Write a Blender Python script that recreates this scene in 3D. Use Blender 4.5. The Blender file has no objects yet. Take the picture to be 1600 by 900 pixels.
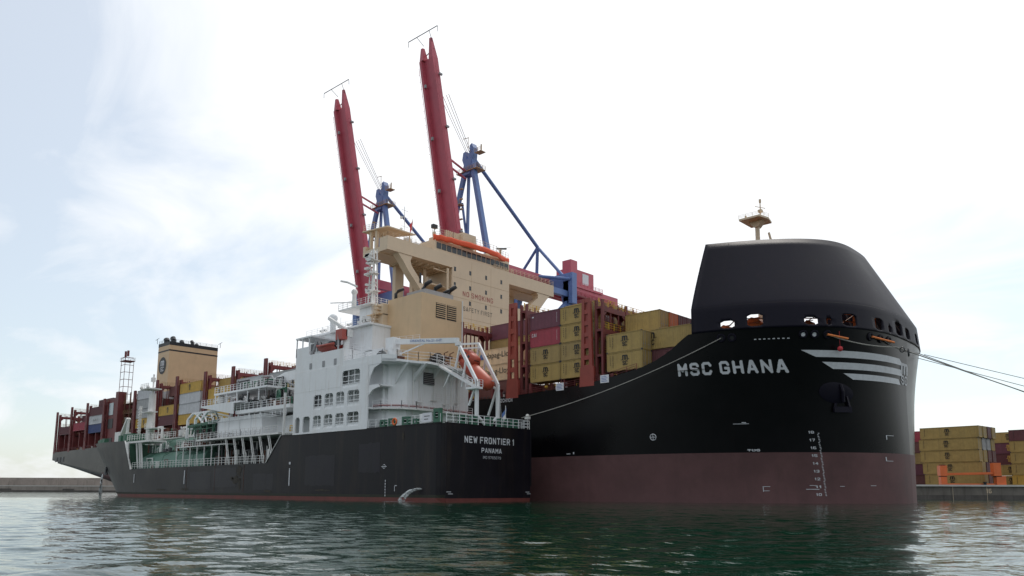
import bpy, bmesh, math, random
from mathutils import Vector, Matrix, Euler
random.seed(7)
scene=bpy.context.scene
COL=scene.collection
WB=(.05,.04,.016); WN=34; WA=.0024; WP=.9; WL=3.0; CLOUD_LOC=(0.3,0.1,0); CL=(.5,.86,1.2); SUN_E=1.4; EXPO=0.0
import math
def lerp(a,b,t): return a+(b-a)*t
def clamp(v,a=0.0,b=1.0): return max(a,min(b,v))
def pw(x,pts):
    if x<=pts[0][0]: return pts[0][1]
    for (a,b),(c,d) in zip(pts,pts[1:]):
        if x<=c: return b+(d-b)*(x-a)/(c-a)
    return pts[-1][1]
DECK=[(-236,14.3),(-17,16.5),(-5,16.8),(0,17.1),(4,17.6),(7,18.05),(10,18.65),(12.5,19.5),(14.5,20.6),(16,21.7),(17,22.3),(40,22.3)]
def gdeck(x): return pw(x,DECK)
def g_par(z):
    t=clamp(z/22.3)
    n=1.95+0.65*t**1.6
    xc=-8+15*t**1.5
    xs=36.6+0.6*clamp((z-14)/8.3)**1.5
    return n,xc,xs
def ghalf(x,z):
    n,xc,xs=g_par(z)
    if x>xc:
        u=clamp((x-xc)/(xs-xc))
        return 25.0*max(0.0,1-u**n)**(1/n)
    if x<-140:
        zb=-8+(-150-x)/85*17.0
        k=lerp(8.0,2.4,clamp((-160-x)/70))
        return 25.0*clamp((z-zb)/k)**.45
    return 25.0
def shield(u,z):
    """wind shield plan point; u 0 = stem, 1 = aft starboard edge, -1 = aft port edge"""
    if z<25.5:
        t=0; xs=37.2-.3*(z-22.3)/3.2; w=25.0
    else:
        t=(z-25.5)/9.7; xs=36.9-5.84*t; w=25-4.5*t**1.1
    n=2.6+.45*t
    xc=7-.85*t; L=xs-xc; k=.485*t
    pa=math.acos(((17.5-xc)/L)**(n/2))
    phi=u*pa
    c=max(0,math.cos(phi)); s=math.sin(phi); sg=1 if s>=0 else -1
    x=xc+L*c**(2/n)
    return x, 25-sg*w*(1-k*max(0,x-17.5)/L)*abs(s)**(2/n)
def shield_z(u,z):
    t=clamp((z-25.5)/9.7)
    return z+t*(.5+.87*(1-abs(u)**1.57))

# ---------------------------------------------------------------- helpers
def tag(o,label=None,cat=None,group=None,kind=None):
    if label: o['label']=label
    if cat: o['category']=cat
    if group: o['group']=group
    if kind: o['kind']=kind
    return o
def empty(name,loc,rz=0.0,label=None,cat=None,group=None):
    o=bpy.data.objects.new(name,None); o.location=loc; o.rotation_euler=(0,0,rz)
    o.empty_display_size=.5
    COL.objects.link(o); tag(o,label,cat,group); return o
def rootloc(p):
    v=Vector((0,0,0))
    while p is not None:
        v=v+Vector(p.location); p=p.parent
    return v
def link(name,me,parent=None,loc=None):
    o=bpy.data.objects.new(name,me); COL.objects.link(o)
    if parent is not None: o.parent=parent
    if loc is not None: o.location=loc
    return o
class MB:
    def __init__(s): s.v=[]; s.f=[]; s.m=[]
    def add(s,vs,fs,mi=0):
        b=len(s.v); s.v+= [tuple(v) for v in vs]
        for f in fs: s.f.append(tuple(b+i for i in f)); s.m.append(mi)
    def box(s,x0,x1,y0,y1,z0,z1,mi=0):
        s.add([(x0,y0,z0),(x1,y0,z0),(x1,y1,z0),(x0,y1,z0),(x0,y0,z1),(x1,y0,z1),(x1,y1,z1),(x0,y1,z1)],
              [(0,3,2,1),(4,5,6,7),(0,1,5,4),(1,2,6,5),(2,3,7,6),(3,0,4,7)],mi)
    def beam(s,p,q,w,h=None,mi=0,up=(0,0,1)):
        h=w if h is None else h
        p=Vector(p);q=Vector(q); d=(q-p)
        if d.length<1e-6: return
        d.normalize(); u=Vector(up)
        if abs(d.dot(u))>.98: u=Vector((0,1,0)) if abs(d.y)<.9 else Vector((1,0,0))
        a=d.cross(u).normalized(); b=a.cross(d).normalized()
        vs=[]
        for c in (p,q):
            for i,j in ((-1,-1),(1,-1),(1,1),(-1,1)): vs.append(c+a*(i*w/2)+b*(j*h/2))
        s.add(vs,[(0,3,2,1),(4,5,6,7),(0,1,5,4),(1,2,6,5),(2,3,7,6),(3,0,4,7)],mi)
    def tube(s,pts,r,n=6,mi=0,cap=True,r2=None):
        pts=[Vector(p) for p in pts]; N=len(pts); base=len(s.v)
        for k,p in enumerate(pts):
            d=(pts[min(k+1,N-1)]-pts[max(k-1,0)]).normalized()
            u=Vector((0,0,1)) if abs(d.z)<.95 else Vector((1,0,0))
            a=d.cross(u).normalized(); b=a.cross(d).normalized()
            rr=r if r2 is None else r+(r2-r)*k/(N-1)
            for i in range(n):
                t=2*math.pi*i/n; s.v.append(tuple(p+a*math.cos(t)*rr+b*math.sin(t)*rr))
        for k in range(N-1):
            for i in range(n):
                j=(i+1)%n; s.f.append((base+k*n+i,base+k*n+j,base+(k+1)*n+j,base+(k+1)*n+i)); s.m.append(mi)
        if cap:
            s.f.append(tuple(base+i for i in reversed(range(n)))); s.m.append(mi)
            s.f.append(tuple(base+(N-1)*n+i for i in range(n))); s.m.append(mi)
    def prism(s,pts,axis,a,b,mi=0):
        """extrude 2d polygon along axis: axis 0 -> pts are (y,z); 1 -> (x,z); 2 -> (x,y)"""
        def mk(p,t):
            return (t,p[0],p[1]) if axis==0 else ((p[0],t,p[1]) if axis==1 else (p[0],p[1],t))
        n=len(pts); vs=[mk(p,a) for p in pts]+[mk(p,b) for p in pts]
        fs=[tuple(range(n)),tuple(range(2*n-1,n-1,-1))]
        for i in range(n):
            j=(i+1)%n; fs.append((i,i+n,j+n,j))
        s.add(vs,fs,mi)
    def ball(s,c,r,n=10,m=6,mi=0,sz=1.0):
        base=len(s.v)
        for i in range(m+1):
            t=math.pi*i/m
            for j in range(n):
                a=2*math.pi*j/n; s.v.append((c[0]+r*math.sin(t)*math.cos(a),c[1]+r*math.sin(t)*math.sin(a),c[2]+r*sz*math.cos(t)))
        for i in range(m):
            for j in range(n):
                k=(j+1)%n; s.f.append((base+i*n+j,base+(i+1)*n+j,base+(i+1)*n+k,base+i*n+k)); s.m.append(mi)
    def cyl(s,c,r,h,n=12,mi=0,r2=None):
        s.tube([c,(c[0],c[1],c[2]+h)],r,n,mi,True,r2)
    def ring(s,c,nrm,R,r,n=16,k=6,mi=0):
        nrm=Vector(nrm).normalized(); u=Vector((0,0,1)) if abs(nrm.z)<.9 else Vector((1,0,0))
        a=nrm.cross(u).normalized(); b=a.cross(nrm).normalized(); base=len(s.v); c=Vector(c)
        for i in range(n):
            t=2*math.pi*i/n; d=a*math.cos(t)+b*math.sin(t)
            for j in range(k):
                q=2*math.pi*j/k; s.v.append(tuple(c+d*(R+r*math.cos(q))+nrm*(r*math.sin(q))))
        for i in range(n):
            for j in range(k):
                i2=(i+1)%n;j2=(j+1)%k
                s.f.append((base+i*k+j,base+i2*k+j,base+i2*k+j2,base+i*k+j2)); s.m.append(mi)
    def disc(s,c,nrm,R,n=16,mi=0):
        nrm=Vector(nrm).normalized(); u=Vector((0,0,1)) if abs(nrm.z)<.9 else Vector((1,0,0))
        a=nrm.cross(u).normalized(); b=a.cross(nrm).normalized(); c=Vector(c)
        s.add([c+a*math.cos(2*math.pi*i/n)*R+b*math.sin(2*math.pi*i/n)*R for i in range(n)],[tuple(range(n))],mi)
    def rail(s,pts,h=1.1,step=1.5,r=.03,mid=2,n=4,mi=0):
        """handrail along a polyline"""
        pts=[Vector(p) for p in pts]
        for k in range(1,mid+2):
            z=h*k/(mid+1)
            for p,q in zip(pts,pts[1:]): s.beam(p+Vector((0,0,z)),q+Vector((0,0,z)),r*1.6,r*1.6,mi)
        for p,q in zip(pts,pts[1:]):
            L=(q-p).length; m=max(1,round(L/step))
            for i in range(m+1):
                c=p.lerp(q,i/m); s.beam(c,c+Vector((0,0,h)),r*2,r*2,mi)
    def mesh(s,name,mats,off=(0,0,0),smooth=False):
        me=bpy.data.meshes.new(name)
        ox,oy,oz=off
        me.from_pydata([(v[0]-ox,v[1]-oy,v[2]-oz) for v in s.v],[],s.f)
        for m in (mats if isinstance(mats,(list,tuple)) else [mats]): me.materials.append(m)
        for p,mi in zip(me.polygons,s.m): p.material_index=mi
        bm=bmesh.new(); bm.from_mesh(me); bmesh.ops.recalc_face_normals(bm,faces=bm.faces); bm.to_mesh(me); bm.free()
        if smooth:
            for p in me.polygons: p.use_smooth=True
        me.update(); return me
    def build(s,name,mats,parent=None,smooth=False,recalc=True):
        off=rootloc(parent) if parent is not None else (0,0,0)
        me=s.mesh(name,mats,off,smooth)
        return link(name,me,parent)
    def thing(s,name,mats,label,cat,group=None,smooth=False,base=None):
        if base is None:
            xs=[v[0] for v in s.v]; ys=[v[1] for v in s.v]; zs=[v[2] for v in s.v]
            base=((min(xs)+max(xs))/2,(min(ys)+max(ys))/2,min(zs))
        o=link(name,s.mesh(name,mats,base,smooth),None,base); tag(o,label,cat,group); return o
def build_each(mb,name,mats,parent,margin=.06,smooth=False,limit=100):
    '''one object per piece of the collected geometry; pieces that touch stay together'''
    n=len(mb.v); par=list(range(n))
    def find(a):
        while par[a]!=a: par[a]=par[par[a]]; a=par[a]
        return a
    for f in mb.f:
        r=find(f[0])
        for i in f[1:]:
            q=find(i)
            if q!=r: par[q]=r
    comp={}
    for f,mi in zip(mb.f,mb.m): comp.setdefault(find(f[0]),[]).append((f,mi))
    ks=list(comp); bb=[]
    for k in ks:
        idx=set(i for f,_ in comp[k] for i in f); P=[mb.v[i] for i in idx]
        bb.append([min(p[a] for p in P)-margin for a in range(3)]+[max(p[a] for p in P)+margin for a in range(3)])
    g=list(range(len(ks)))
    def fg(a):
        while g[a]!=a: g[a]=g[g[a]]; a=g[a]
        return a
    for i in range(len(ks)):
        for j in range(i):
            if all(bb[i][a]<=bb[j][a+3] and bb[j][a]<=bb[i][a+3] for a in range(3)): g[fg(i)]=fg(j)
    out={}
    for i,k in enumerate(ks): out.setdefault(fg(i),[]).extend(comp[k])
    groups=sorted(out.values(),key=lambda L:-len(L)); res=[]
    rest=MB()
    for c,L in enumerate(groups):
        m=MB() if c<limit else rest; mp={}
        for f,mi in L:
            for i in f:
                if i not in mp: mp[i]=len(m.v); m.v.append(mb.v[i])
            m.f.append(tuple(mp[i] for i in f)); m.m.append(mi)
        if c<limit: res.append(m.build(name,mats,parent,smooth))
    if rest.v: o=rest.build(name,mats,parent,smooth); o['kind']='stuff'
    return res
def grid(mb,fn,us,vs,mi=0,skip=None,mif=None):
    base=len(mb.v)
    for u in us:
        for v in vs: mb.v.append(tuple(fn(u,v)))
    n=len(vs)
    for i in range(len(us)-1):
        for j in range(n-1):
            if skip and skip((us[i]+us[i+1])/2,(vs[j]+vs[j+1])/2): continue
            mb.f.append((base+i*n+j,base+(i+1)*n+j,base+(i+1)*n+j+1,base+i*n+j+1))
            mb.m.append(mif((us[i]+us[i+1])/2,(vs[j]+vs[j+1])/2) if mif else mi)
def frange(a,b,n): return [a+(b-a)*i/n for i in range(n+1)]

_tc={}
def text_verts(body):
    if body in _tc: return _tc[body]
    cu=bpy.data.curves.new('t','FONT'); cu.body=body; cu.resolution_u=3
    ob=bpy.data.objects.new('t',cu); COL.objects.link(ob)
    dg=bpy.context.evaluated_depsgraph_get(); dg.update()
    me=bpy.data.meshes.new_from_object(ob.evaluated_get(dg))
    vs=[tuple(v.co) for v in me.vertices]; fs=[tuple(p.vertices) for p in me.polygons]
    bpy.data.objects.remove(ob); bpy.data.curves.remove(cu); bpy.data.meshes.remove(me)
    x0=min(v[0] for v in vs);x1=max(v[0] for v in vs);y0=min(v[1] for v in vs);y1=max(v[1] for v in vs)
    vs=[((v[0]-x0)/(x1-x0),(v[1]-y0)/(y1-y0)) for v in vs]
    _tc[body]=(vs,fs); return vs,fs
# stencil lettering: strokes on a 4 x 6 grid, cut into cells so that it can follow a curved plate
GL={'A':[[(0,0),(1.75,6),(2.25,6),(4,0)],[(.7,1.7),(3.3,1.7)]],'C':[[(4,4.7),(3.2,6),(.8,6),(0,5.2),(0,.8),(.8,0),(3.2,0),(4,1.3)]],
'E':[[(4,6),(0,6),(0,0),(4,0)],[(0,3.1),(3.3,3.1)]],'F':[[(4,6),(0,6),(0,0)],[(0,3),(3.3,3)]],
'G':[[(4,4.7),(3.2,6),(.8,6),(0,5.2),(0,.8),(.8,0),(3.2,0),(4,.8),(4,2.7),(2.4,2.7)]],'H':[[(0,0),(0,6)],[(4,0),(4,6)],[(0,3),(4,3)]],
'I':[[(0,0),(0,6)]],'K':[[(0,0),(0,6)],[(4,6),(.2,2.6)],[(1.4,3.4),(4,0)]],'M':[[(0,0),(0,6),(2.1,2.4),(4.2,6),(4.2,0)]],'N':[[(0,0),(0,6),(4,0),(4,6)]],
'O':[[(.8,0),(0,.8),(0,5.2),(.8,6),(3.2,6),(4,5.2),(4,.8),(3.2,0),(.8,0)]],'P':[[(0,0),(0,6),(3.2,6),(4,5.2),(4,3.5),(3.2,2.7),(0,2.7)]],
'R':[[(0,0),(0,6),(3.2,6),(4,5.2),(4,3.7),(3.2,2.9),(0,2.9)],[(2.4,2.9),(4,0)]],
'S':[[(4,4.8),(3.2,6),(.8,6),(0,5.3),(0,3.9),(.8,3.15),(3.2,2.85),(4,2.1),(4,.7),(3.2,0),(.8,0),(0,1.2)]],
'T':[[(0,6),(4,6)],[(2,6),(2,0)]],'U':[[(0,6),(0,.8),(.8,0),(3.2,0),(4,.8),(4,6)]],'W':[[(0,6),(1.2,0),(2.4,4.6),(3.6,0),(4.8,6)]],'Y':[[(0,6),(2,3),(4,6)],[(2,3),(2,0)]],
'0':[[(.8,0),(0,.8),(0,5.2),(.8,6),(3.2,6),(4,5.2),(4,.8),(3.2,0),(.8,0)]],'1':[[(0,4.8),(1.2,6),(1.2,0)]],'2':[[(0,5),(.8,6),(3.2,6),(4,5.2),(4,3.8),(0,.2),(0,0),(4,0)]],
'3':[[(0,5.2),(.8,6),(3.2,6),(4,5.2),(4,3.8),(3.2,3),(4,2.2),(4,.8),(3.2,0),(.8,0),(0,.8)],[(1.4,3),(3.2,3)]],'4':[[(3,0),(3,6),(0,2),(4,2)]],
'5':[[(4,6),(0,6),(0,3.4),(3.2,3.4),(4,2.6),(4,.8),(3.2,0),(.8,0),(0,.8)]],'6':[[(3.8,6),(.8,6),(0,5.2),(0,.8),(.8,0),(3.2,0),(4,.8),(4,2.4),(3.2,3.2),(0,3.2)]],
'7':[[(0,6),(4,6),(1.5,0)]],'8':[[(.8,3.1),(0,3.8),(0,5.2),(.8,6),(3.2,6),(4,5.2),(4,3.8),(3.2,3.1),(.8,3.1),(0,2.3),(0,.8),(.8,0),(3.2,0),(4,.8),(4,2.3),(3.2,3.1)]],
'9':[[(.2,0),(3.2,0),(4,.8),(4,5.2),(3.2,6),(.8,6),(0,5.2),(0,3.6),(.8,2.8),(4,2.8)]],'|':[[(0,0),(0,6)]],
'm':[[(0,0),(0,6)],[(0,5),(.7,6),(1.8,6),(2.5,5),(2.5,0)],[(2.5,5),(3.2,6),(4.3,6),(5,5),(5,0)]]}
def seglen(p,a,b):
    dx,dy=b[0]-a[0],b[1]-a[1]; L=dx*dx+dy*dy
    t=0 if L==0 else max(0,min(1,((p[0]-a[0])*dx+(p[1]-a[1])*dy)/L))
    return math.hypot(p[0]-a[0]-t*dx,p[1]-a[1]-t*dy)
_ik={}
def ink(body,wt=1.15,gap=1.5,res=.22):
    key=(body,wt,gap,res)
    if key in _ik: return _ik[key]
    x=0; segs=[]
    for ch in body:
        if ch==' ': x+=2.6; continue
        g=GL[ch]; w=max(q[0] for s in g for q in s)
        for s in g:
            for a,b in zip(s,s[1:]): segs.append(((a[0]+x,a[1]),(b[0]+x,b[1])))
        x+=w+wt+gap
    W=x-wt-gap; h=wt/2; x0,x1,y0,y1=-h,W+h,-h,6+h
    nx=max(1,round((x1-x0)/res)); ny=max(1,round((y1-y0)/res)); out=[]
    for j in range(ny):
        py=y0+(j+.5)*(y1-y0)/ny; run=None
        for i in range(nx+1):
            on=False
            if i<nx:
                px=x0+(i+.5)*(x1-x0)/nx
                for a,b in segs:
                    if min(a[0],b[0])-h<=px<=max(a[0],b[0])+h and seglen((px,py),a,b)<=h*1.02: on=True; break
            if on and run is None: run=i
            if (not on or (run is not None and i-run>=8)) and run is not None:
                out.append((run/nx,i/nx,j/ny,(j+1)/ny)); run=i if on else None
    _ik[key]=out; return out
def put_ink(mb,body,fn,wt=1.15,gap=1.5,res=.22,mi=0):
    for a,b,c,d in ink(body,wt,gap,res): mb.add([fn(a,c),fn(b,c),fn(b,d),fn(a,d)],[(0,1,2,3)],mi)
def put_text(mb,body,fn,bold=0.0,ls=1.0,sp=1.0,align='LEFT',mi=0):
    """fn maps (u,v) in the unit box to a 3d point; capitals use the stencil face, mixed case the built in face"""
    if all(c in GL or c==' ' for c in body):
        put_ink(mb,body,fn,1.0+bold*10,res=.22 if len(body)<12 else .25,mi=mi); return
    if body=='sc': put_ink(mb,'SC',fn,1.35,.9,.22,mi); return
    vs,fs=text_verts(body)
    mb.add([fn(u,v) for u,v in vs],fs,mi)
def flat(o,ux,uy,w,h):
    o=Vector(o);ux=Vector(ux);uy=Vector(uy)
    return lambda u,v: o+ux*(u*w)+uy*(v*h)

# ---------------------------------------------------------------- materials
def mat(name,rgb,rough=.55,metal=0.0,var=.12,scale=.6,grime=0.0,grime_rgb=(.09,.05,.03),gscale=.25,bump=0.0,bscale=8,coat=0,spec=.5,stretch=1.0):
    m=bpy.data.materials.new(name); m.use_nodes=True; nt=m.node_tree; N=nt.nodes; L=nt.links
    b=N['Principled BSDF']; b.inputs['Roughness'].default_value=rough; b.inputs['Metallic'].default_value=metal
    b.inputs['Specular IOR Level'].default_value=spec
    tc=N.new('ShaderNodeTexCoord'); mp=N.new('ShaderNodeMapping'); mp.inputs['Scale'].default_value=(1,1,stretch)
    L.new(tc.outputs['Object'],mp.inputs['Vector'])
    n1=N.new('ShaderNodeTexNoise'); n1.inputs['Scale'].default_value=scale; n1.inputs['Detail'].default_value=6; n1.inputs['Roughness'].default_value=.65
    L.new(mp.outputs[0],n1.inputs['Vector'])
    mr=N.new('ShaderNodeMapRange'); mr.inputs['From Min'].default_value=.3; mr.inputs['From Max'].default_value=.7
    mr.inputs['To Min'].default_value=1-var; mr.inputs['To Max'].default_value=1+var
    L.new(n1.outputs['Fac'],mr.inputs['Value'])
    mx=N.new('ShaderNodeVectorMath'); mx.operation='SCALE'; mx.inputs[0].default_value=rgb
    L.new(mr.outputs[0],mx.inputs['Scale']); last=mx.outputs[0]
    if grime>0:
        g=N.new('ShaderNodeTexNoise'); g.inputs['Scale'].default_value=gscale*4; g.inputs['Detail'].default_value=8; g.inputs['Roughness'].default_value=.7
        mp2=N.new('ShaderNodeMapping'); mp2.inputs['Scale'].default_value=(1,1,.12); L.new(tc.outputs['Object'],mp2.inputs['Vector']); L.new(mp2.outputs[0],g.inputs['Vector'])
        r=N.new('ShaderNodeMapRange'); r.inputs['From Min'].default_value=.52; r.inputs['From Max'].default_value=.72; r.inputs['To Max'].default_value=grime
        L.new(g.outputs['Fac'],r.inputs['Value'])
        mi=N.new('ShaderNodeMix'); mi.data_type='RGBA'; mi.inputs[7].default_value=(*grime_rgb,1)
        L.new(r.outputs[0],mi.inputs[0]); L.new(last,mi.inputs[6]); last=mi.outputs[2]
    L.new(last,b.inputs['Base Color'])
    rr=N.new('ShaderNodeMapRange'); rr.inputs['To Min'].default_value=max(0,rough-.1); rr.inputs['To Max'].default_value=min(1,rough+.1)
    L.new(n1.outputs['Fac'],rr.inputs['Value']); L.new(rr.outputs[0],b.inputs['Roughness'])
    if bump>0:
        n2=N.new('ShaderNodeTexNoise'); n2.inputs['Scale'].default_value=bscale; n2.inputs['Detail'].default_value=4
        L.new(tc.outputs['Object'],n2.inputs['Vector'])
        bp=N.new('ShaderNodeBump'); bp.inputs['Strength'].default_value=bump; bp.inputs['Distance'].default_value=.05
        L.new(n2.outputs['Fac'],bp.inputs['Height']); L.new(bp.outputs[0],b.inputs['Normal'])
    return m
M={}
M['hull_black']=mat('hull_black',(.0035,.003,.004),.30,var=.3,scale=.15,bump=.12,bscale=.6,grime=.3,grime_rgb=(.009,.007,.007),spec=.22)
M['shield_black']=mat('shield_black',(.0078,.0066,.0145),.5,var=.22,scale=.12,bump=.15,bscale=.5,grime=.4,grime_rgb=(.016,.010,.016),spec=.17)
M['hull_navy']=mat('hull_navy',(.0075,.0062,.0098),.42,var=.3,scale=.2,bump=.2,bscale=.5,grime=.75,grime_rgb=(.030,.021,.017),gscale=.12,spec=.2)
M['hull_grey']=M['hull_black']
M['boot_red']=mat('boot_red',(.115,.052,.052),.6,var=.28,scale=.14,grime=.45,grime_rgb=(.065,.034,.032),gscale=.1)
M['boot_bright']=mat('boot_bright',(.15,.035,.028),.6,var=.3,scale=.5,grime=.6,grime_rgb=(.05,.03,.02))
M['weed']=mat('weed',(.02,.022,.012),.7,var=.4,scale=1.5)
M['white']=mat('white',(.84,.85,.86),.45,var=.04,scale=.5,grime=.34,grime_rgb=(.50,.42,.34))
M['white2']=mat('white2',(.76,.75,.73),.5,var=.08,scale=.8,grime=.35,grime_rgb=(.3,.26,.22))
M['letter']=mat('letter',(.62,.63,.66),.5,var=.08,scale=1.5,grime=.25,grime_rgb=(.25,.23,.22))
M['emblem']=mat('emblem',(.45,.46,.48),.5,var=.08,scale=1.5)
M['tan']=mat('tan',(.66,.46,.27),.5,var=.06,scale=.35,grime=.18,grime_rgb=(.35,.22,.12))
M['cream']=mat('cream',(.68,.53,.37),.5,var=.05,scale=.3,grime=.15,grime_rgb=(.4,.28,.18))
M['bridge_red']=mat('bridge_red',(.17,.035,.035),.55,var=.2,scale=.6,grime=.3,grime_rgb=(.08,.03,.02))
M['pillar_red']=mat('pillar_red',(.30,.055,.04),.5,var=.15,scale=.6,grime=.25,grime_rgb=(.12,.03,.02))
M['crane_red']=mat('crane_red',(.54,.10,.14),.45,var=.1,scale=.3,grime=.2,grime_rgb=(.22,.05,.05))
M['crane_blue']=mat('crane_blue',(.13,.21,.45),.45,var=.12,scale=.4,grime=.15,grime_rgb=(.07,.07,.09))
M['grey']=mat('grey',(.32,.32,.33),.5,var=.1)
M['darkgrey']=mat('darkgrey',(.06,.06,.065),.55,var=.2)
M['black']=mat('black',(.015,.015,.017),.5,var=.2)
M['green']=mat('green',(.035,.13,.08),.5,var=.15,grime=.3,grime_rgb=(.08,.07,.04))
M['tank_green']=mat('tank_green',(.09,.19,.145),.55,var=.12,scale=.5,grime=.3,grime_rgb=(.12,.14,.1))
M['deck_green']=mat('deck_green',(.06,.13,.09),.7,var=.2)
M['orange']=mat('orange',(.75,.16,.04),.45,var=.1,grime=.15,grime_rgb=(.35,.1,.05))
M['boat_orange']=mat('boat_orange',(.44,.075,.038),.5,var=.12,grime=.3,grime_rgb=(.35,.1,.07))
M['canvas']=mat('canvas',(.78,.095,.03),.7,var=.1,scale=1.2)
M['yellow']=mat('yellow',(.65,.40,.04),.55,var=.1)
M['pipe_tan']=mat('pipe_tan',(.42,.28,.14),.5,var=.15)
M['winch_orange']=mat('winch_orange',(.62,.20,.05),.5,var=.2,scale=1)
M['rust']=mat('rust',(.13,.05,.03),.75,var=.4,scale=1)
M['stack_brown']=mat('stack_brown',(.16,.075,.045),.6,var=.3,scale=.8)
M['red_text']=mat('red_text',(.35,.05,.05),.6,var=.1)
M['rope']=mat('rope',(.36,.34,.31),.8,var=.2)
M['rope_dark']=mat('rope_dark',(.16,.15,.14),.8,var=.2)
M['rope_orange']=mat('rope_orange',(.75,.22,.06),.8,var=.2)
M['boat_red']=mat('boat_red',(.42,.09,.07),.5,var=.1); M['flag_red']=mat('flag_red',(.6,.05,.06),.8); M['flag_blue']=mat('flag_blue',(.10,.18,.42),.8); M['flag_white']=mat('flag_white',(.7,.7,.7),.8)
M['concrete']=mat('concrete',(.30,.26,.23),.85,var=.2,scale=.15,grime=.6,grime_rgb=(.10,.09,.07),bump=.3,bscale=2)
M['concrete_dark']=mat('concrete_dark',(.10,.088,.08),.85,var=.3,scale=.3,grime=.7,grime_rgb=(.035,.035,.025))
M['quay_face']=mat('quay_face',(.17,.15,.13),.85,var=.25,scale=.2,grime=.8,grime_rgb=(.05,.045,.035),bump=.3,bscale=2)
M['cope']=mat('cope',(.55,.53,.5),.8,var=.1)
M['glass']=mat('glass',(.035,.04,.045),.12,var=.1)
M['glass_light']=mat('glass_light',(.35,.42,.45),.15,var=.1)
M['sign_white']=mat('sign_white',(.72,.72,.76),.5,var=.05)
CC={'ochre':(.42,.29,.095),'ochre2':(.37,.26,.10),'maroon':(.13,.038,.045),'rose':(.36,.05,.075),'white':(.58,.58,.60),'cream':(.78,.60,.40),
    'blue':(.05,.075,.20),'brown':(.17,.065,.06),'orange':(.62,.16,.05),'plum':(.16,.05,.075),'gold':(.58,.36,.07),'grey':(.42,.42,.42)}
for k,c in CC.items():
    M['box_'+k]=mat('container_'+k,c,.55,var=.13,scale=.9,grime=.45,grime_rgb=tuple(x*.55+.02 for x in c),gscale=.5)
    M['boxd_'+k]=mat('container_end_'+k,tuple(x*.92 for x in c),.55,var=.2,scale=.9,grime=.5,grime_rgb=tuple(x*.45+.02 for x in c),gscale=.7)

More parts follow.
